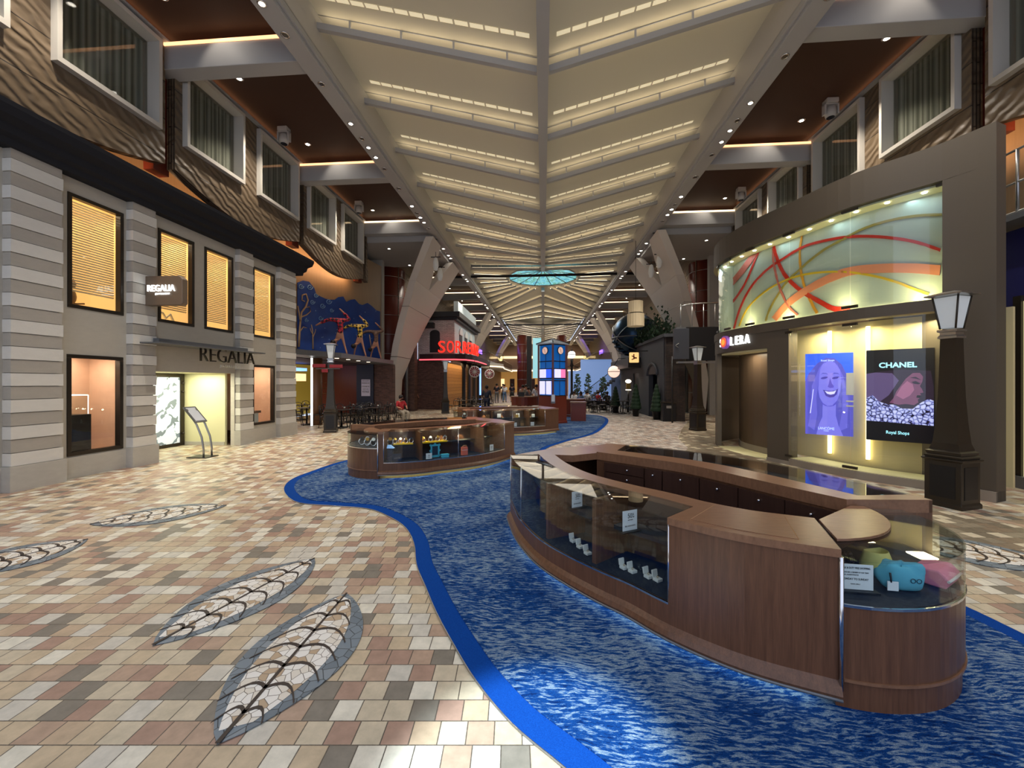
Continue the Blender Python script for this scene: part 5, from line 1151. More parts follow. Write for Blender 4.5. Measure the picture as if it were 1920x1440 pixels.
# --- red neon restaurant on the left
rs=thing('restaurant_building','brick and white stone restaurant with black cornice and red neon lettering','building',(-6.5,28,0))
bx0=-8.6
MB().box(bx0,-6.05,27,27.25,3.4,6.1).build('front_wall_upper','brick_white',rs)
def arched(y0,y1,zb,zt): return [(y0,zb),(y1,zb),(y1,zt)]+[((y0+y1)/2+(y1-y0)/2*math.cos(a),zt+(y1-y0)*.35*math.sin(a)) for a in [PI*i/8 for i in range(1,8)]]+[(y0,zt)]
MB().box(-6.3,-6.05,27.25,35.2,3.4,6.15).build('side_wall_upper','restaurant_white',rs); mat('restaurant_white',sr(196,206,206),.6)
for i,y in enumerate((28.6,30.6,32.6)):
    MB().prism_axis(arched(y,y+.95,3.9,5.3),-6.06,-6.02,'x').build('arched_window','black',rs); MB().prism_axis(arched(y-.1,y+1.05,5.3,5.42),-6.05,-5.97,'x').build('window_hood','stone_light',rs)
MB().prism_axis(arched(-7.75,-7.05,3.9,5.2),26.96,27.0,'y').build('arched_window','black',rs)
co2=MB(); co2.box(bx0-.2,-5.8,26.75,35.5,6.1,6.28); co2.box(bx0-.3,-5.6,26.55,35.7,6.28,6.62); co2.build('cornice','black_cornice',rs); mat('black_cornice',(.012,.012,.013),.5)
MB().box(bx0,-7.4,26.6,27.0,5.55,5.9).build('small_cornice','black_cornice',rs)
MB().prism([(-6.2,27.5),(-5.9,27.5),(-5.9,35),(-6.2,35)],6.62,7.5).build('parapet','restaurant_white',rs)
MB().box(bx0,-6.6,26.7,27.2,0,3.4).build('front_wall_lower','brick_y',rs); MB().box(-6.9,-6.7,27.2,36,0,3.3).build('side_wall_lower','brick_x_lit',rs)
brick('brick_x_lit',sr(196,146,84),sr(150,104,60),sr(110,84,60))  # lit copy of the brick, yellow lamplight painted into its colour
MB().box(-8.95,-8.15,24.9,25.5,0,6.0).build('brick_pillar','brick_y',rs)
mq=[(-8.2,26.1),(-7.2,25.9),(-5.75,25.9),(-5.15,26.35),(-4.85,27.3),(-4.72,28.6),(-4.7,33),(-4.9,36.5),(-6.1,36.5),(-6.1,27.2),(-8.2,27.2)]
MB().prism([(x,y) for x,y in mq],3.30,3.72).build('marquee','door_dark',rs); mat('door_dark',sr(56,34,38),.5)
MB().tube([(x*1.0+(.0),y-.02,3.34) for x,y in mq[:7]],.045,6).build('neon_tube','neon_pink',rs)
lpth=smooth([Vector(v) for v in ((-6.9,26.0,0),(-5.75,26.05,0),(-5.3,26.45,0),(-5.02,27.3,0),(-4.9,28.4,0),(-4.85,32.5,0))],10,False); s0=0; acc=0; tgt=0; k=0
word="SORRENTO'S"; pos=[]; LL=[0]
for a,b in zip(lpth,lpth[1:]): LL.append(LL[-1]+(b-a).length)
def lp_at(s_):
    for i in range(len(LL)-1):
        if LL[i+1]>=s_: return lpth[i].lerp(lpth[i+1],(s_-LL[i])/(LL[i+1]-LL[i]))
    return lpth[-1]
cur=0
for ch in word:
    wd=.12 if ch=="'" else .46; a=lp_at(cur); b=lp_at(cur+wd); dr=(b-a).normalized()
    fit_text('neon_letter',ch,'neon_red',rs,(a.x,a.y,3.80 if ch!="'" else 4.3),tuple(dr),(0,0,1),wd,.78 if ch!="'" else .25,.08,.0); cur+=wd+.12
for i,y in enumerate((28,30,32.2,34.5)): MB().lathe((-5.6,y),[(.2,0),(.16,.3),(.13,.4),(.12,2.8),(.25,3.3)],12).build('canopy_column','black_cornice',rs)
light('restaurant_lamp','AREA',(-6.2,30,3.2),60,(1,.66,.3),1,6,rot=(0,0,0))
for i,(px,py,r,d) in enumerate(((890,697,.36,27.5),(918,701,.33,30))):
    p=W(px,d,ZZ(py,d)); o=thing('round_sign','round red and white segmented sign under the restaurant canopy, %s'%('nearer one' if i==0 else 'farther one'),'sign',tuple(p))
    MB().disc((p.x,p.y,p.z),(0,-1,0),r,.05,24).build('disc','sign_red',o); k=MB(); k.tube([(p.x+r*math.cos(2*PI*j/24),p.y-.03,p.z+r*math.sin(2*PI*j/24)) for j in range(24)],.04,5,closed=True)
    k.build('rim','velvet_white',o); s_=MB()
    for j in range(6): a=PI*j/6; s_.tube([(p.x-r*math.cos(a),p.y-.06,p.z-r*math.sin(a)),(p.x+r*math.cos(a),p.y-.06,p.z+r*math.sin(a))],.018,4)
    s_.build('spokes','velvet_white',o); MB().tube([(p.x,p.y-.02,p.z+r),(p.x,p.y,3.5)],.02,5).build('hanger','black',o)
p=W(900.5,30); o=thing('blue_neon','vertical blue neon tube beside the restaurant columns','neon light',tuple(p)); MB().tube([(p.x,p.y,.9),(p.x,p.y,2.9)],.06,8).build('tube','blue_led',o); MB().box(p.x-.08,p.x+.08,p.y-.02,p.y+.1,0,.9).build('base','black',o)
# bar opening behind the left forked column
ib=thing('bar_alcove','dim bar alcove with shelves of bottles and a lit orange floor beyond the forked column','alcove',(-10,27,0))
MB().box(-12,-8.8,28.6,28.8,0,3.4).build('rear_wall','redwood',ib); MB().box(-12,-8.9,26.5,28.5,0,.02).build('orange_floor','orange_floor',ib); MB().box(-12,-8.9,26,28.6,3.3,3.5).build('soffit','black',ib); mat('orange_floor',sr(196,130,60),.5)
MB().box(-11.5,-9,28,28.4,0.02,1.1).build('bar_front','redwood',ib)
for z in (1.5,2.0): MB().box(-11.5,-9,28.4,28.55,z,z+.03).build('shelf','seat_tan',ib)
light('alcove_lamp','AREA',(-10.3,27,3.2),30,(1,.7,.4),1,1,rot=(0,0,0))
for i in range(14):
    o=thing('bottle','glass bottle on the bar alcove shelves','bottle',(-11.2+.16*i,28.47,1.53),0,'bottles on the bar alcove shelves'); MB().lathe((0,0),[(.03,0),(.03,.16),(.012,.2),(.012,.26)],8).build('glass_body',['teal_plastic','gold','velvet_white'][i%3],o,w=False); MB().cyl((0,0),.014,.26,.28,8).build('cap','black',o,w=False)
# --- clock tower
tc=W(1036,17.9); tx,ty=tc.x,tc.y
ct=thing('clock_tower','blue glass clock tower kiosk with two clock faces and small peaked roof','clock tower',(tx,ty,0))
R4=lambda r,z,rot=0:[(tx+r*math.cos(rot+PI/2*i-PI/2),ty+r*math.sin(rot+PI/2*i-PI/2),z) for i in range(4)]
MB().loft([R4(.66,0),R4(.66,.1),R4(.63,.12),R4(.63,1.22)]).build('tower_base','redwood',ct,bevel=.01)
MB().loft([R4(.56,1.25),R4(.56,3.5)]).build('glass_core','tower_blue',ct)
m=mat('tower_blue',sr(24,90,170),.25,emit=sr(20,110,200),es=.28)
for i in range(4):
    x,y,_=R4(.62,0)[i]; MB().box(x-.045,x+.045,y-.045,y+.045,1.22,3.5).build('corner_post','redwood',ct)
def on_face(i,u,z,out=.0):  # i=0 left face (toward camera-left), 1 right face
    a=Vector(R4(.60,0)[0]); b=Vector(R4(.60,0)[3 if i==0 else 1]); p=a.lerp(b,u); n_=((a+b)/2-Vector((tx,ty,0))).normalized(); return Vector((p.x,p.y,z))+n_*out,n_
for i in (0,1):
    a,_=on_face(i,0,0); b,_=on_face(i,1,0)
    for z in (1.24,1.9,2.0,2.42,2.75,3.48):
        MB().tube([(a.x,a.y,z),(b.x,b.y,z)],.022,5).build('glazing_bar','black',ct)
    for u in (.5,):
        p,_=on_face(i,u,0,.01); MB().tube([(p.x,p.y,2.42),(p.x,p.y,3.1)],.012,5).build('glazing_bar','black',ct); MB().tube([(p.x,p.y,1.24),(p.x,p.y,1.9)],.012,5).build('glazing_bar','black',ct)
    p,n_=on_face(i,.5,3.22,.03); MB().disc(tuple(p),n_,.175,.03,24).build('clock_rim','black',ct); q,_=on_face(i,.5,3.22,.062); f=MB().disc(tuple(q),n_,.155,.006,24).build('clock_face','clock_cream',ct)
    t_=Vector((-n_.y,n_.x,0)); h=MB(); r0=q+n_*.01; h.tube([r0,r0+t_*.03+Vector((0,0,-.11))],.007,4); h.tube([r0,r0+t_*-.06+Vector((0,0,.09))],.007,4); h.build('clock_hands','black',f)
    for u0,u1,z0,z1,m_ in ((.08,.55,2.03,2.4,'scr_teeth'),(.57,.9,2.03,2.4,'scr_blue' if i==0 else 'screen_pink')):
        a1,_=on_face(i,u0 if i else 1-u1,0,.03); b1,_=on_face(i,u1 if i else 1-u0,0,.03); mb=MB(); mb.loft([[(a1.x,a1.y,z0),(b1.x,b1.y,z0),(b1.x,b1.y,z1),(a1.x,a1.y,z1)],[(a1.x+n_.x*.01,a1.y+n_.y*.01,z0),(b1.x+n_.x*.01,b1.y+n_.y*.01,z0),(b1.x+n_.x*.01,b1.y+n_.y*.01,z1),(a1.x+n_.x*.01,a1.y+n_.y*.01,z1)]]); mb.build('info_screen',m_,ct)
    if i==0:
        for u0,u1 in ((.08,.44),(.52,.92)):
            a1,_=on_face(i,u0,0,.03); b1,_=on_face(i,u1,0,.03); mb=MB(); mb.loft([[(a1.x,a1.y,1.3),(b1.x,b1.y,1.3),(b1.x,b1.y,1.88),(a1.x,a1.y,1.88)],[(a1.x+n_.x*.01,a1.y+n_.y*.01,1.3),(b1.x+n_.x*.01,b1.y+n_.y*.01,1.3),(b1.x+n_.x*.01,b1.y+n_.y*.01,1.88),(a1.x+n_.x*.01,a1.y+n_.y*.01,1.88)]]); mb.build('info_panel','scr_teeth',ct)
lit('screen_pink',sr(224,110,160),.9); lit('clock_cream',sr(226,186,170),.5)
MB().loft([R4(.74,3.5),R4(.74,3.54),R4(.03,3.78)]).build('tower_roof','tower_roof_mat',ct); mat('tower_roof_mat',sr(170,180,196),.4)
for i in range(4): MB().tube([R4(.74,3.55)[i],(tx,ty,3.79)],.02,5).build('roof_ridge','black',ct)
p=W(1037,17.2); o=thing('brochure_holder','small grey brochure holder on the clock tower base','holder',(p.x,p.y,.95)); MB().box(p.x-.09,p.x+.09,p.y-.06,p.y,.92,1.28).build('holder_body','grey_metal',o); MB().box(p.x-.07,p.x+.07,p.y-.07,p.y-.06,1.0,1.3).build('leaflet','paper',o)
# --- kiosks
p=W(1084,18.9); o=thing('podium','red-brown wooden podium standing on the carpet right of the clock tower','podium',tuple(p)); MB().box(p.x-.34,p.x+.34,p.y-.25,p.y+.25,0,.86).build('podium_body','redwood',o,bevel=.01); MB().box(p.x-.37,p.x+.37,p.y-.28,p.y+.28,.86,.92).build('podium_top','walnut_top',o)
def low_counter(px,d,w_,dp,h_,label,m_='redwood'):
    p=W(px,d); o=thing('service_counter',label,'counter',tuple(p)); n=14
    P=[(p.x-w_/2*math.cos(a*PI/n),p.y+dp/2-dp*math.sin(a*PI/n)) for a in range(n+1)]; P2=[(p.x+(x-p.x)*1.06,p.y+(y-p.y)*1.06) for x,y in P]
    MB().prism(P,0,h_).build('counter_body',m_,o); MB().prism(P2,h_,h_+.05).build('counter_top','walnut_top',o); MB().prism([(p.x+(x-p.x)*1.02,p.y+(y-p.y)*1.02) for x,y in P],.1,.14).build('metal_band','steel',o); return o
low_counter(1072,21.5,1.5,1.0,.9,'rounded red-brown service counter behind the podium')
low_counter(984,24,1.7,1.2,.95,'rounded service counter with staff left of the clock tower')
p=W(977,23.6); o=thing('laptop','black laptop standing open on the staff service counter','laptop',(p.x,p.y,1.0)); MB().box(p.x-.18,p.x+.18,p.y-.12,p.y+.12,1.0,1.02).build('keyboard_base','black',o); MB().obox((p.x,p.y+.15,1.13),(.36,.015,.25),rx=-.2).build('laptop_screen','black',o)
# --- chairs and tables
def chair(loc,rz,label,grp,first=[None]):
    if first[0] is None:
        o=thing('bistro_chair',label,'chair',loc,rz,grp); MB().lathe((0,0),[(.19,.43),(.21,.445),(.21,.465),(.19,.475)],14).build('seat','dark_bronze',o,w=False)
        for sx in (-1,1):
            MB().tube([(sx*.14,-.14,.44),(sx*.19,-.2,0)],.014,6).build('leg','black',o,w=False); MB().tube([(sx*.15,.15,.44),(sx*.19,.22,0)],.014,6).build('leg','black',o,w=False)
        MB().tube([(-.18,.15,.45),(-.19,.2,.7),(-.14,.23,.86),(0,.24,.9),(.14,.23,.86),(.19,.2,.7),(.18,.15,.45)],.014,6).build('back_frame','black',o,w=False)
        MB().tube([(-.09,.17,.46),(-.08,.22,.68),(0,.235,.78),(.08,.22,.68),(.09,.17,.46)],.011,6).build('back_slat','black',o,w=False)
        MB().tube([(.16*math.cos(a*PI/6),.16*math.sin(a*PI/6),.22) for a in range(12)],.008,5,closed=True).build('stretcher_ring','black',o,w=False); first[0]=o; return o
    return copytree(first[0],None,loc,rz,label,grp)
def table(loc,label,grp,first=[None]):
    if first[0] is None:
        o=thing('cafe_table',label,'table',loc,0,grp); MB().cyl((0,0),.36,.71,.74,20).build('tabletop','table_top',o,w=False); MB().cyl((0,0),.035,.06,.71,10).build('pedestal','black',o,w=False)
        MB().lathe((0,0),[(.24,0),(.24,.02),(.05,.06)],16).build('foot','black',o,w=False); MB().lathe((.1,.05),[(.03,.74),(.035,.84),(.03,.84)],10).build('salt_pot','steel',o,w=False); first[0]=o; return o
    return copytree(first[0],None,loc,0,label,grp)
mat('table_top',sr(46,36,32),.3)
G1='cafe tables below the acrobats'; 
def cluster(tabs,nc,where,g):
    for i,(px,d) in enumerate(tabs):
        p=W(px,d); table((p.x,p.y,0),'dark round cafe table '+where,g+' tables')
        for k in range(nc):
            a=2*PI*k/nc+.5*i; chair((p.x+.62*math.cos(a),p.y+.62*math.sin(a),0),a-PI/2,'dark bentwood cafe chair '+where,g+' chairs')
cluster([(640,16.0),(672,16.6),(704,17.4),(657,18.2),(692,19.3),(728,18.8),(575,17.2),(566,19.5)],4,'in front of the cafe left of the counters','cafe terrace')
cluster([(862,24.2),(884,25),(905,26.2)],4,'in front of the red neon restaurant','restaurant terrace')
cluster([(1112,24.5),(1128,26.5),(1105,28.5),(1150,24.8),(1168,23.6)],4,'on the right below the globe near the dark pub','pub terrace')
cluster([(1094,29.2),(1118,29.6)],3,'beyond the pub terrace','far terrace')
# --- right: dark pub
pb=thing('pub_building','dark stone and brick pub facade with arched door on the right','building',(6,22,0))
MB().box(5.75,6.6,19.2,19.5,0,3.95).build('front_wall','pub_brick',pb)
wall_with_holes(5.72,5.95,19.5,30,0,3.95,[(20.6,22.2,0,2.25),(24.4,26.0,.8,2.4)],'dark_stone','side_wall',pb)
MB().prism_axis([(20.6+.0,2.25)]+[(21.4+.8*math.cos(a),2.25+.45*math.sin(a)) for a in [PI*i/8 for i in range(9)]],5.68,5.72,'x').build('arch','black',pb)
MB().tube([(5.7,21.4+.95*math.cos(a),2.2+.6*math.sin(a)) for a in [PI*i/10 for i in range(11)]],.09,6).build('arch_moulding','dark_stone',pb)
MB().box(6.3,6.4,19.6,30,0,3.9).build('rear_wall','black',pb); MB().box(5.6,6.7,19.1,30.2,3.95,4.1).build('coping','dark_stone',pb)
MB().box(5.8,5.9,24.4,26,.8,2.4).build('window_panel','black',pb); MB().box(5.0,5.72,24,30,2.7,3.3).build('sign_board','black',pb)
MB().box(6.2,9,30.3,37,0,3.6).build('far_block','black',pb)
ivy=thing('ivy','dark green ivy and conifer foliage spilling over the pub roof','plant',(6.1,22,4.1))
mb=MB(); random.seed(3)
for i in range(1500):
    y=random.uniform(20.5,27); z=4.1+abs(random.gauss(0,.42))*(1.3 if y<23.5 else .8); x=5.7+random.uniform(-.25,.9)-max(0,4.4-z)*.1
    r=random.uniform(.04,.10); a=random.uniform(0,PI); b=random.uniform(-1,1); mb.quad((x-r*math.cos(a),y-r*math.sin(a),z-r*b),(x,y,z-r*1.1),(x+r*math.cos(a),y+r*math.sin(a),z+r*b),(x,y,z+r*1.1))
tag(ivy,kind='thing'); mb.build('foliage','tree_leaf',ivy); MB().tube([(6.1,21,4.1),(6.1,22.5,4.6),(6.0,24.5,4.5),(6.1,26.5,4.2)],.06,6).build('stem','seat_brown',ivy)
gl=W(1190,25.5,ZZ(628,25.5)); go=thing('globe_statue','large dark blue bronze globe sculpture above the pub roof','sculpture',tuple(gl))
MB().ball(tuple(gl),1.4,28,18).build('globe','bronze_globe',go)
for rx in (0,.7,-.7):
    MB().tube([tuple(gl+Matrix.Rotation(rx,3,'X')@Matrix.Rotation(rx*.5,3,'Y')@Vector((1.43*math.cos(a*PI/16),1.43*math.sin(a*PI/16),-.2))) for a in range(32)],.035,5,closed=True).build('band','grey_metal',go)
mb=MB()
for k in range(10):
    a=-PI*.1-PI*.8*k/9; c=gl+Vector((1.2*math.cos(a),-.3,1.5*math.sin(a)*.8-.1)); mb.ball(tuple(c),.3,8,6,0,(1.2,1,.5))
mb.build('wave_base','bronze_globe',go); MB().cyl((gl.x,gl.y),.25,4.1 if gl.z>5 else 3.5,gl.z-1.2,12).build('support','black',go)
lp=W(1192,20,ZZ(612,20)); o=thing('pleated_lantern','two-tier pleated beige drum lantern hanging in front of the globe','lantern',tuple(lp))
for z0,z1,r in ((0,.62,.40),(.68,1.25,.34)):
    mb=MB(); n=40; mb.loft([[(lp.x+(r+.012*(i%2))*math.cos(2*PI*i/n),lp.y+(r+.012*(i%2))*math.sin(2*PI*i/n),lp.z+z) for i in range(n)] for z in (z0,z1)]); mb.build('shade','lantern_beige',o)
mat('lantern_beige',sr(206,190,160),.7,emit=sr(200,176,130),es=.15); MB().tube([(lp.x,lp.y,lp.z+1.25),(lp.x,lp.y,8.9)],.012,5).build('cord','black',o); MB().cyl((lp.x,lp.y),.345,lp.z+.62,lp.z+.68,24).build('ring','dark_bronze',o)
p=W(1188.5,22,ZZ(680,22)); o=thing('pub_sign','small lit square hanging sign with red emblem below the globe','sign',tuple(p)); MB().box(p.x-.26,p.x+.26,p.y-.08,p.y,p.z,p.z+.56).build('sign_panel','clock_cream2',o,bevel=.04); lit('clock_cream2',sr(240,200,130),.8)
k=MB(); k.obox((p.x,p.y-.09,p.z+.3),(.3,.02,.05),ry=.5); k.obox((p.x,p.y-.09,p.z+.22),(.3,.02,.05),ry=-.4); k.obox((p.x-.02,p.y-.09,p.z+.34),(.06,.02,.26)); k.build('emblem','neon_dim',o); mat('neon_dim',sr(170,70,40),.5)
MB().tube([(p.x-.3,p.y-.04,p.z+.62),(p.x+.9,p.y-.04,p.z+.64)],.02,5).build('bracket','black',o)
p=W(1151,27,ZZ(697,27)); o=thing('globe_lamp','big round pinkish-white lamp crossed by dark bars near the stairs','lamp',tuple(p)); MB().ball(tuple(p),.4,18,12).build('globe_shade','globe_white',o); lit('globe_white',sr(250,214,196),.85)
k=MB(); k.tube([(p.x+.405*math.cos(a*PI/10),p.y+.405*math.sin(a*PI/10),p.z) for a in range(20)],.02,5,closed=True); k.tube([(p.x+.405*math.cos(a*PI/10),p.y,p.z+.405*math.sin(a*PI/10)) for a in range(20)],.02,5,closed=True); k.build('cage','black',o); MB().tube([(p.x,p.y,p.z+.4),(p.x+.3,p.y,p.z+.9),(p.x+.9,p.y,p.z+.9)],.03,6).build('arm','black',o)
# wall lantern
p=W(1178,24.5,ZZ(718,24.5)); o=thing('wall_lantern','bright yellow-white wall lantern beside the topiary trees','lantern',tuple(p)); MB().ball((p.x,p.y,p.z+.1),.15,12,8,0,(1.2,1,.8)).build('glass','lamp_dim',o); MB().box(p.x-.12,p.x+.12,p.y-.1,p.y+.1,p.z-.35,p.z-.05).build('lantern_body','gold',o); MB().box(p.x-.14,p.x+.14,p.y-.12,p.y+.12,p.z-.45,p.z-.4).build('bottom_plate','lamp_dim',o); MB().tube([(p.x,p.y,0),(p.x,p.y,p.z-.45)],.05,8).build('post','black',o)
# topiary cones
for px,d,h_ in ((1231,19.6,1.75),(1192,21.5,1.75),(1154,24,1.6)):
    p=W(px,d); o=thing('topiary_tree',{1231:'cone topiary next to the litter bin',1192:'cone topiary left of the arched pub door',1154:'small cone topiary farthest left by the pub'}[px],'potted tree',tuple(p)); n=20; rr=[]
    for i in range(15):
        z=.42+(h_-.42)*i/14; r=.27*(1-i/14.4)**.75+.02*(i%2)+.01; rr.append([(p.x+(r+.015*random.random())*math.cos(2*PI*j/n),p.y+(r+.015*random.random())*math.sin(2*PI*j/n),z) for j in range(n)])
    MB().loft(rr).build('foliage','tree_leaf',o); MB().lathe((p.x,p.y),[(.15,0),(.2,.36),(.22,.36),(.22,.4),(.18,.4)],14).build('pot','black',o)
p=W(1253,18.8); o=thing('litter_bin','black double litter bin against the pub wall','bin',tuple(p)); MB().box(p.x-.30,p.x+.30,p.y-.2,p.y+.18,0,.85).build('bin_body','black',o,bevel=.02); MB().box(p.x-.32,p.x+.32,p.y-.22,p.y+.2,.85,.92).build('bin_lid','dark_bronze',o); MB().box(p.x-.15,p.x+.15,p.y-.215,p.y-.2,.62,.74).build('label_plate','steel',o)
# stairs, pale blue stair wall, green glass balcony
sw=thing('stair_wall','pale blue lit curved wall behind the staircase on the right','wall panel',(*px_col(1115,42),0)); a,b=W(1089,42),W(1146,42)
MB().box(a.x,b.x,a.y,a.y+.3,.0,ZZ(674,42)).build('wall_panel','stair_wall',sw); MB().box(a.x+.3,b.x,a.y-.2,a.y+.1,ZZ(674,42),ZZ(661,42)).build('glass_balustrade','smoke_pane',sw)
MB().box(a.x-1.3,a.x,a.y,a.y+.2,0,ZZ(695,42)).build('low_wall','stair_wall',sw)
sc_=thing('staircase','dark staircase with upright metal balusters rising to the right','staircase',(*px_col(1118,34),0)); a=W(1092,33); b=W(1152,33)
n=12
for i in range(n):
    x0=lerp(a.x,b.x,i/n); x1=lerp(a.x,b.x,(i+1)/n); z1=.17*(i+1); MB().box(x0,x1+.02,a.y,a.y+1.4,z1-.17,z1).build('step','dark_stone',sc_)
for i in range(22):
    t=i/21; x=lerp(a.x,b.x,t); z=2.04*t; MB().tube([(x,a.y-.03,z),(x,a.y-.03,z+.9)],.014,4).build('baluster','black',sc_)
MB().tube([(a.x,a.y-.03,.95),(b.x,a.y-.03,2.98)],.03,6).build('handrail','black',sc_)
for px,d,h_ in ((1083,30,2.4),(1103,30.5,2.4),(1131,31,2.2)):
    p=W(px,d); o=thing('potted_tree',{1083:'slender leafy potted tree left of the staircase',1103:'slender leafy potted tree in front of the stair rail',1131:'slender leafy potted tree at the middle of the staircase'}[px],'potted tree',tuple(p)); mb=MB()
    for i in range(160):
        z=random.uniform(.6,h_); r=.32*(1-abs(z-1.4)/1.6); a_=random.uniform(0,2*PI); q=p+Vector((r*math.cos(a_)*random.random()**.5,r*math.sin(a_),z)); s_=random.uniform(.04,.09); mb.quad(q,q+Vector((s_,0,s_)),q+Vector((0,s_,s_*1.6)),q+Vector((-s_,0,s_)))
    mb.build('foliage','tree_leaf',o); MB().cyl((p.x,p.y),.02,.3,1.8,6).build('trunk','seat_brown',o); MB().lathe((p.x,p.y),[(.18,0),(.24,.4),(.2,.4)],12).build('pot','black',o)
# ornate street lamp with globe
p=W(1072,29); z=ZZ(665,29); o=thing('globe_street_lamp','black ornate street lamp with single white globe right of the clock tower','street lamp',tuple(p))
MB().lathe((p.x,p.y),[(.35,0),(.35,.15),(.22,.2),(.25,.5),(.14,.7),(.16,.9),(.09,1.1),(.08,z-.9),(.14,z-.8),(.08,z-.6),(.12,z-.3)],14).build('post','black',o); MB().ball((p.x,p.y,z),.27,16,10).build('globe_shade','white_led',o)
k=MB(); k.tube([(p.x+.275*math.cos(a*PI/8),p.y+.275*math.sin(a*PI/8),z) for a in range(16)],.02,5,closed=True); k.lathe((p.x,p.y),[(.12,z+.24),(.03,z+.35),(.01,z+.5)],8); k.build('cap','black',o)
MB().tube([(p.x-.5,p.y,z-.95),(p.x,p.y,z-.75),(p.x+.5,p.y,z-.95)],.03,6).build('cross_arm','black',o)
# --- far hall
for px,lab,m_,r in ((979,'tall red-brown round column in the far hall left of the clock tower','redwood',.75),(1053,'red-brown round column in the far hall behind the clock tower','redwood',.7)):
    p=W(px,60); o=thing('far_column',lab,'column',tuple(p)); MB().cyl((p.x,p.y),r,0,8.9,20).build('cladding',m_,o)
    for k in range(6): MB().cyl((p.x,p.y),r+.01,1.3*k+1,1.3*k+1.04,20).build('band','steel',o)
p=W(992.5,58); o=thing('lift_mast','dark vertical lift mast beside the far red column','mast',tuple(p)); MB().box(p.x-.35,p.x+.35,p.y-.3,p.y+.3,0,8.6).build('mast','black',o); MB().box(p.x+.5,p.x+1.7,p.y,p.y+.4,2.5,8.3).build('glass_lift','lift_glass',o); lit('lift_glass',sr(150,210,220),.6)
struct('wall_far_end',MB().box(-10,10,79,79.3,0,10.1),'far_wall'); mat('far_wall',sr(110,90,84),.6)
for s in (-1,1):
    sd='left' if s<0 else 'right'; x0,x1=sorted((s*5.9,s*9)); 
    b=thing('far_balcony','long far balcony with lit edge on the %s of the hall'%sd,'balcony',(s*7,55,4)); y0=44 if s<0 else 46
    MB().box(x0,x1,y0,76.9,3.9,4.3).build('balcony_slab','beam_paint',b); MB().box(min(s*5.88,s*5.95),max(s*5.88,s*5.95),y0,76.9,3.92,4.02).build('edge_light','cove_warm',b); MB().box(min(s*5.95,s*5.98),max(s*5.95,s*5.98),y0,76.9,4.3,5.2).build('glass_balustrade','smoke_pane',b); MB().tube([(s*5.96,y0,5.25),(s*5.96,78,5.25)],.03,6).build('handrail','steel',b)
cb=thing('curved_balcony','curved white balcony with lit underside beyond the restaurant','balcony',(-6,42,3.4)); P=[(-6.1,38)]+[(-6.1+2.0*math.sin(a),41.5-3.5*math.cos(a)) for a in [PI*i/12 for i in range(1,13)]]
MB().prism(P,3.3,3.75).build('balcony_slab','white_paint',cb); MB().tube([(x+.02,y,3.42) for x,y in P[1:]],.05,6).build('edge_light','cove_warm',cb); MB().tube([(x,y,4.75) for x,y in P],.03,6).build('handrail','dark_bronze',cb)
for x,y in P[::2]: MB().tube([(x,y,3.75),(x,y,4.75)],.02,5).build('baluster','dark_bronze',cb)
# far shops: bright yellow fascias and door openings
ft=thing('far_shopfront','bright yellow-lit shopfronts and lobby at the far end of the hall','shopfront',(0,78,0))
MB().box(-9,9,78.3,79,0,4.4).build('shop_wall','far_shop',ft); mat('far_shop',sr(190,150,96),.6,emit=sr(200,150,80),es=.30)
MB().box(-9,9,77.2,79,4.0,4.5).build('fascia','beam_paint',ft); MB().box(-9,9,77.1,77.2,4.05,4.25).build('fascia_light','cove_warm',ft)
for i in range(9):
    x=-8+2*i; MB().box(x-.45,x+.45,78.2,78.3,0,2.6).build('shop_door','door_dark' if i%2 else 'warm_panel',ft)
for i in range(4):
    MB().disc((-7+4.6*i,76.5,3.98),(0,0,-1),.18,.02,10).build('ceiling_spot','lamp_white',ft)
for i in range(5):
    MB().disc((-8+4*i,75,6.4),(0,-1,0),.5,.05,14).build('chandelier','yellow_glow',ft)
MB().box(-9,9,77.5,79,6.6,7.0).build('upper_fascia','cove_warm2',ft); lit('cove_warm2',(1,.75,.4),1.2)
# far side signs
for s,y,z,m_,lab in ((-1,56,6.2,'purple_glow','purple lit panel high on the left far wall'),(1,62,6.5,'purple_glow','purple lit panel high on the right far wall'),(-1,64,3.0,'yellow_glow','yellow lit shop sign low on the left far wall'),(1,58,3.0,'yellow_glow','yellow lit shop sign low on the right far wall'),(1,50,2.4,'blue_led','blue lit sign low on the right far wall')):
    o=thing('lit_sign',lab,'lit sign',(s*8.8,y,z)); x0,x1=sorted((s*8.75,s*8.95)); MB().box(x0,x1,y-1.2,y+1.2,z-.3,z+.3).build('sign_face',m_,o); MB().box(x0,x1,y-1.3,y+1.3,z-.36,z-.3).build('sign_frame','black',o)
struct('wall_far_shops_left',MB().box(-8.4,-8.2,36,79,0,3.9),'far_side'); struct('wall_far_shops_right',MB().box(8.2,8.4,37,79,0,3.9),'far_side'); mat('far_side',sr(120,86,64),.6)
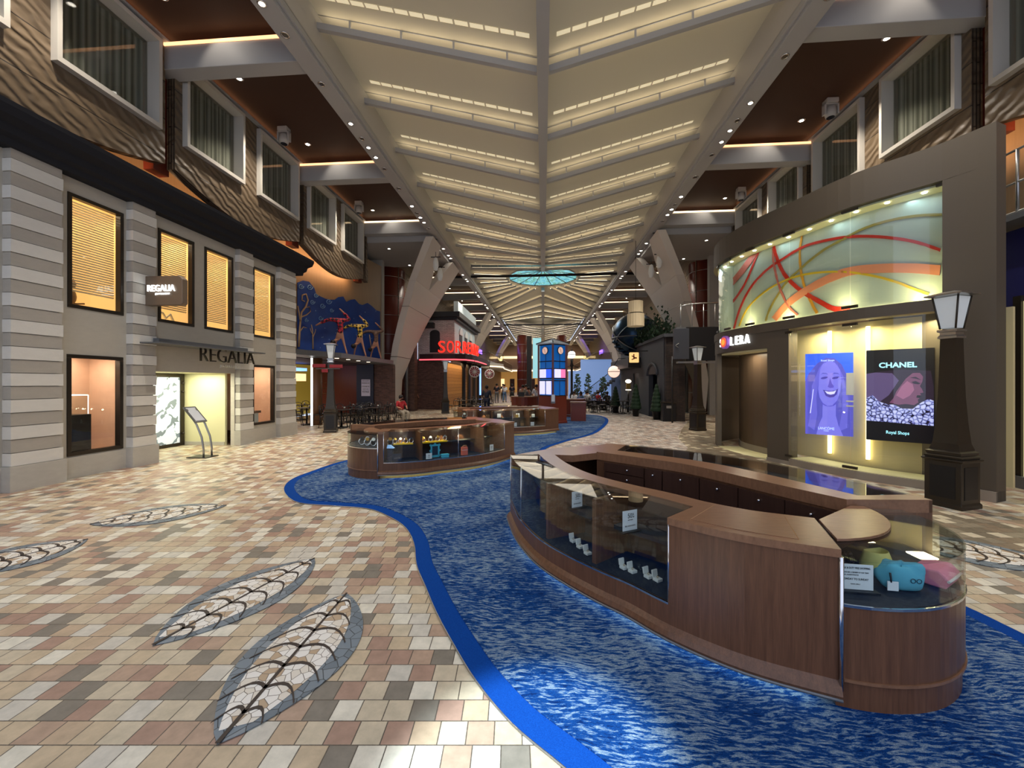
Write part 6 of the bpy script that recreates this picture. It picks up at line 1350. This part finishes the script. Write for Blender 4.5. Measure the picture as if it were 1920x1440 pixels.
# ================= PEOPLE =================
def skin(name,V,E,Rr,m_,parent,root=0,sub=1):
    me=bpy.data.meshes.new(name); me.from_pydata(V,E,[]); o=bpy.data.objects.new(name,me); C.objects.link(o)
    md=o.modifiers.new('s','SKIN'); 
    if not me.skin_vertices: bpy.context.view_layer.objects.active=o
    md.use_smooth_shade=True
    sk=me.skin_vertices[0].data if me.skin_vertices else None
    if sk is None:
        bm=bmesh.new(); bm.from_mesh(me); bm.verts.layers.skin.verify(); bm.to_mesh(me); bm.free(); sk=me.skin_vertices[0].data
    for i,r in enumerate(Rr):
        sk[i].radius=(r,r) if not isinstance(r,tuple) else r; sk[i].use_root=(i==root)
    sb=o.modifiers.new('b','SUBSURF'); sb.levels=sub; sb.render_levels=sub
    dg=bpy.context.evaluated_depsgraph_get(); bpy.context.view_layer.update(); dg.update()
    m2=bpy.data.meshes.new_from_object(o.evaluated_get(dg)); bpy.data.objects.remove(o); m2.name=name; m2.materials.clear(); m2.materials.append(mm(m_))
    o=bpy.data.objects.new(name,m2); C.objects.link(o)
    if parent: o.parent=parent
    return o
def person(loc,rz,label,top,bottom,skin_m='skin',hair='hair',pose='walk',h=1.0,skirt=False,name='person',longh=False):
    o=thing(name,label,'person',tuple(loc),rz)
    k=h; st=.16 if pose=='walk' else .03
    if pose=='sit':
        J=dict(pel=(0,0,.50),chest=(0,.03,.86),neck=(0,.03,.99),head=(0,.0,1.12),sl=(-.17,.03,.93),sr=(.17,.03,.93),el=(-.24,-.06,.70),er=(.24,-.06,.72),hl=(-.14,-.26,.66),hr=(.12,-.28,.68),hipl=(-.09,0,.47),hipr=(.09,0,.47),kl=(-.12,-.42,.48),kr=(.12,-.42,.48),al=(-.12,-.40,.08),ar=(.12,-.44,.08),tl=(-.12,-.52,.035),tr=(.12,-.56,.035))
    else:
        J=dict(pel=(0,0,.93),chest=(0,.0,1.28),neck=(0,0,1.45),head=(0,-.01,1.58),sl=(-.19,0,1.38),sr=(.19,0,1.38),el=(-.25,.05,1.12),er=(.25,-.03,1.12),hl=(-.24,-.08 if pose=='walk' else -.18,.88),hr=(.24,.08 if pose=='walk' else -.18,.88 if pose=='walk' else .98),hipl=(-.09,0,.90),hipr=(.09,0,.90),kl=(-.10,-st*.7,.50),kr=(.10,st*.5,.50),al=(-.10,-st,.08),ar=(.10,st,.09),tl=(-.10,-st-.15,.03),tr=(.10,st-.14,.03))
    names=list(J); V=[tuple(Vector(J[n])*k) for n in names]; ix={n:i for i,n in enumerate(names)}
    E=[(ix[a],ix[b]) for a,b in (('pel','chest'),('chest','neck'),('neck','head'),('chest','sl'),('chest','sr'),('sl','el'),('sr','er'),('el','hl'),('er','hr'),('pel','hipl'),('pel','hipr'),('hipl','kl'),('hipr','kr'),('kl','al'),('kr','ar'),('al','tl'),('ar','tr'))]
    R=dict(pel=.125,chest=.135,neck=.055,head=.095,sl=.06,sr=.06,el=.042,er=.042,hl=.034,hr=.034,hipl=.09,hipr=.09,kl=.062,kr=.062,al=.042,ar=.042,tl=.035,tr=.035)
    skin('body',V,E,[R[n]*k for n in names],skin_m,o,0)
    def part(nm,ns,ed,gr,m_):
        ii={n:i for i,n in enumerate(ns)}; skin(nm,[tuple(Vector(J[n])*k) if isinstance(n,str) else n for n in ns],[(ii[a],ii[b]) for a,b in ed],[(R[n]+gr)*k for n in ns],m_,o,0)
    part('shirt',['pel','chest','sl','sr','el','er'],[('pel','chest'),('chest','sl'),('chest','sr'),('sl','el'),('sr','er')],.014,top)
    if skirt:
        p=J['pel']; MB().lathe((0,0),[(.14*k,1.0*k),(.19*k,.85*k),(.24*k,.5*k),(.22*k,.5*k)],14).build('skirt',bottom,o,w=False)
    else: part('trousers',['pel','hipl','hipr','kl','kr','al','ar'],[('pel','hipl'),('pel','hipr'),('hipl','kl'),('hipr','kr'),('kl','al'),('kr','ar')],.014,bottom)
    hx=Vector(J['head'])*k; mb=MB(); mb.ball((hx.x,hx.y+.018,hx.z+.035),.108*k,14,10,0,(.92,1,1))
    if longh: mb.ball((hx.x,hx.y+.06,hx.z-.08),.09*k,12,8,0,(1,.7,1.4))
    mb.build('hair',hair,o,w=False)
    f=MB(); 
    f.ball((hx.x,hx.y-.10*k,hx.z-.01),.016,6,4); f.build('nose',skin_m,o,w=False); e=MB()
    for s in (-1,1): MB().ball((hx.x+s*.033,hx.y-.088*k,hx.z+.02),.010,6,4).build('eye','black',o,w=False)
    MB().box(hx.x-.022,hx.x+.022,hx.y-.097*k,hx.y-.085*k,hx.z-.055,hx.z-.045).build('mouth','sign_red',o,w=False)
    for s in ('l','r'):
        t=Vector(J['t'+s])*k; a_=Vector(J['a'+s])*k; MB().box(t.x-.045,t.x+.045,t.y-.04,a_.y+.06,0.002,.07).build('shoe','black',o,w=False,bevel=.015)
        hd=Vector(J['h'+s])*k
        for q in range(4): MB().tube([(hd.x-.022+.015*q,hd.y-.01,hd.z-.01),(hd.x-.024+.016*q,hd.y-.03,hd.z-.06-.006*(q in (1,2)))],.009,5).build('finger',skin_m,o,w=False)
    return o
def P_(px,d): p=W(px,d); return (p.x,p.y,0)
person(P_(752,18.3),.9,'seated person in red shirt and pale shorts at a cafe table','red_shirt','khaki_cloth',pose='sit')
for i,q in enumerate([0]): p=P_(752,18.3); chair((p[0],p[1]+.02,0),.9,'dark bentwood chair under the person in red','chair')
person(P_(776,26.6),2.8,'standing person in black top and shorts at the bar alcove','navy_cloth','black',pose='stand',longh=True)
person(P_(912.5,21.5),3.0,'broad person in dark navy coat walking away near the restaurant','navy_cloth','navy_cloth',pose='stand',h=.98,skin_m='skin_dark')
person(P_(931.5,36),3.2,'person in dark blue shirt walking away in the middle of the hall','navy_cloth','grey_cloth',h=1.02)
person(P_(946,37.5),3.0,'person in white shirt and pale shorts walking away','white_cloth','blue_cloth',h=.98)
person(P_(943,42),3.1,'person in dark clothes walking ahead of the one in white','black','black')
person(P_(960,38),3.3,'person in black dress walking at the right of the strolling group','navy_cloth','black',skirt=True,longh=True)
person(P_(980,25.4),-.3,'person in pale green shirt bending at the service counter','khaki_cloth','grey_cloth',pose='stand',h=.98,longh=True)
person(P_(986,26.2),.3,'staff person in white shirt behind the service counter','white_cloth','navy_cloth',pose='stand')
person(P_(991,24.9),.8,'person in grey top leaning by the right end of the service counter','grey_cloth','grey_cloth',pose='stand',h=.9)
person(P_(1006,24.2),.4,'person in white shirt with blue print beside the clock tower','white_cloth','blue_cloth',pose='stand')
# seated far guests
for i,(px,d) in enumerate(((1077,27.5),(1089,25.9),(1101,28.2),(1122,27.2),(1138,26.0))):
    c=P_(px,d); person(c,[.4,-.5,2.6,.9,-2.8][i],'seated guest in %s at the far right terrace, %s'%(['white','light blue','white and grey','pink-red','black'][i],['leftmost','second from left','in the middle','second from right','rightmost'][i]),['white_cloth','blue_cloth','white_cloth','red_shirt','black'][i],'navy_cloth',pose='sit'); chair((c[0],c[1],0),[.4,-.5,2.6,.9,-2.8][i],'dark chair under a seated guest on the far right terrace','chairs of the seated terrace guests')
# acrobat sculptures doing handstands on the awning
mat('plaid_red',sr(170,30,50),.6); mat('plaid_yellow',sr(216,176,70),.6); mat('plaid_brown',sr(112,84,66),.6)
def check(n,c1,c2,sc):
    m=mat(n,c1,.6); t=NT(m); ch=t.n('TexChecker',{'Vector':t.map((1,1,1),rot=(0,.78,.4)),'Scale':sc}); t.set(ch,'Color1',(*c1,1)); t.set(ch,'Color2',(*c2,1)); t.col(ch.outputs[0])
check('plaid_red',sr(190,40,56),sr(40,16,30),9); check('plaid_yellow',sr(226,186,80),sr(24,22,24),9); check('plaid_brown',sr(118,88,70),sr(86,66,58),11)
def acrobat(px,d,label,m_,sc,flip=1):
    p=W(px,d,3.06); o=thing('acrobat_sculpture',label,'sculpture',tuple(p),.35); f=flip
    J={'hl':(-.26,.05,.04),'hr':(.30,-.05,.04),'el':(-.20,0,.38),'er':(.20,0,.38),'sl':(-.12,0,.72),'sr':(.12,0,.72),'neck':(-.05,0,.66),'head':(-.24,-.04,.56),'ch':(0,0,.86),'wa':(.05,0,1.18),'pel':(0,0,1.42),'hipl':(-.08,0,1.5),'hipr':(.08,0,1.5),'kl':(-.45,0,1.52),'kr':(.42,.05,1.55),'al':(-.78,0,1.34),'ar':(.14,.05,1.86),'tl':(-.98,0,1.22),'tr':(-.02,.02,2.02)}
    ns=list(J); V=[(J[n][0]*f*sc,J[n][1]*sc,J[n][2]*sc) for n in ns]; ix={n:i for i,n in enumerate(ns)}
    R=dict(hl=.035,hr=.035,el=.045,er=.045,sl=.065,sr=.065,neck=.05,head=.10,ch=.12,wa=.10,pel=.12,hipl=.09,hipr=.09,kl=.062,kr=.062,al=.045,ar=.045,tl=.03,tr=.03)
    E=[('hl','el'),('hr','er'),('el','sl'),('er','sr'),('sl','ch'),('sr','ch'),('ch','neck'),('neck','head'),('ch','wa'),('wa','pel'),('pel','hipl'),('pel','hipr'),('hipl','kl'),('hipr','kr'),('kl','al'),('kr','ar'),('al','tl'),('ar','tr')]
    skin('body',V,[(ix[a],ix[b]) for a,b in E],[R[n]*sc for n in ns],'skin',o,ix['pel'])
    n2=['ch','wa','pel','hipl','hipr','kl','kr','al','ar']; i2={n:i for i,n in enumerate(n2)}
    skin('costume',[V[ix[n]] for n in n2],[(i2[a],i2[b]) for a,b in E if a in i2 and b in i2],[(R[n]+.02)*sc for n in n2],m_,o,2)
    h=V[ix['head']]; MB().ball((h[0]-.03*f,h[1],h[2]-.05),.115*sc,12,8).build('hair','hair',o,w=False)
    for s in ('hl','hr'):
        q=V[ix[s]]
        for k in range(4): MB().tube([(q[0]+(k-1.5)*.022,q[1],.035),(q[0]+(k-1.5)*.03,q[1]-.09,.012)],.011,5).build('finger','skin',o,w=False)
    return o
acrobat(637,17.6,'handstand acrobat sculpture in red plaid, left one on the awning','plaid_red',1.0)
acrobat(674,19.2,'handstand acrobat sculpture in yellow and black checks, middle one','plaid_yellow',.98)
acrobat(704,21.0,'handstand acrobat sculpture in plain brown, right one by the column','plaid_brown',.95)
# ================= HALL LAMPS, DAYLIGHT AND ADDED FILL =================
WARM=(1,.9,.77); NEUT=(1,.93,.84)
for s in (-1,1):
    for b in range(-1,4):
        y=COL0+BAY*b
        if b!=2: light('downlight_beam','SPOT',(s*5.42,y+3.3,9.08),900,WARM,.06,aim=(s*4.6,y+3.2,0),spot=1.5,blend=.8)
        light('downlight_beam','SPOT',(s*7.9,y+2.2,9.9),520,WARM,.06,aim=(s*7.9,y+2.4,0),spot=1.9,blend=.8)
        light('beam_wash','SPOT',(s*7.6,y-.75,9.98),13,WARM,.05,aim=(s*7.3,y-.1,9.2),spot=1.9,blend=.5)
        if b<2: light('cove_wash','AREA',(s*9.35,y+2.6,6.75 if b<1 else 7.0),40,(1,.58,.3),4.6,.15,aim=(s*10.6,y+2.6,7.9 if b<1 else 7.2))
# daylight falling through the glazed roof behind the photographer
light('skylight_sun','SPOT',(-2.8,-3.2,9.6),12000,(.76,.9,1),.12,aim=(-.05,1.78,0),spot=.125,blend=.35)
light('far_purple','AREA',(-6.5,58,8.5),160,(.3,.2,1),2,8,rot=(0,0,0)); light('far_purple','AREA',(6.5,60,8.5),160,(.35,.2,1),2,8,rot=(0,0,0))
for y in (34,44,54,64,74): light('hall_fill','AREA',(0,y,9.5),260,(1,.88,.72),9,8,rot=(0,0,0))  # added overhead fill that brightens the far hall, no fixture hangs here

light('dome_daylight','AREA',(0,30.9,9.6),260,(.75,.9,1),4,4,rot=(0,0,0))
import math
F=750;PSI=math.atan(58/750);H=1.8;s,c=math.sin(PSI),math.cos(PSI)
def D(px,py):
    u=(px-960)/F;v=(718-py)/F
    return (-s+u*c, c+u*s, v)
def onX(px,py,X): d=D(px,py);t=X/d[0];return (X,round(t*d[1],2),round(H+t*d[2],2))
def onZ(px,py,Z): d=D(px,py);t=(Z-H)/d[2];return (round(t*d[0],2),round(t*d[1],2),Z)
def onY(px,py,Y): d=D(px,py);t=Y/d[1];return (round(t*d[0],2),Y,round(H+t*d[2],2))
def proj(X,Y,Z):
    d=-s*X+c*Y; r=c*X+s*Y; return (round(960+F*r/d),round(718-F*(Z-H)/d))
# ================= CAMERA, WORLD, VIEW =================
cam=bpy.data.cameras.new('camera'); co=bpy.data.objects.new('camera',cam); C.objects.link(co)
co.location=(0,0,H); co.rotation_euler=(PI/2,0,PSI); cam.sensor_width=36; cam.lens=F/1920*36; cam.shift_y=-2/1920; cam.clip_start=.05; cam.clip_end=300
bpy.context.scene.camera=co
w=bpy.data.worlds.new('world'); bpy.context.scene.world=w; w.use_nodes=True; bg=w.node_tree.nodes['Background']; bg.inputs[0].default_value=(.72,.8,1,1); bg.inputs[1].default_value=1.0
sc=bpy.context.scene; sc.view_settings.view_transform='Standard'; sc.view_settings.look='None'; sc.view_settings.gamma=1; sc.view_settings.use_curve_mapping=False
sc.view_settings.exposure=0.32
sc.cycles.max_bounces=7; sc.cycles.diffuse_bounces=3; sc.cycles.glossy_bounces=4; sc.cycles.transmission_bounces=6; sc.cycles.transparent_max_bounces=12
sc.cycles.sample_clamp_indirect=4; sc.cycles.caustics_reflective=False; sc.cycles.caustics_refractive=False
sc.cycles.use_denoising=True
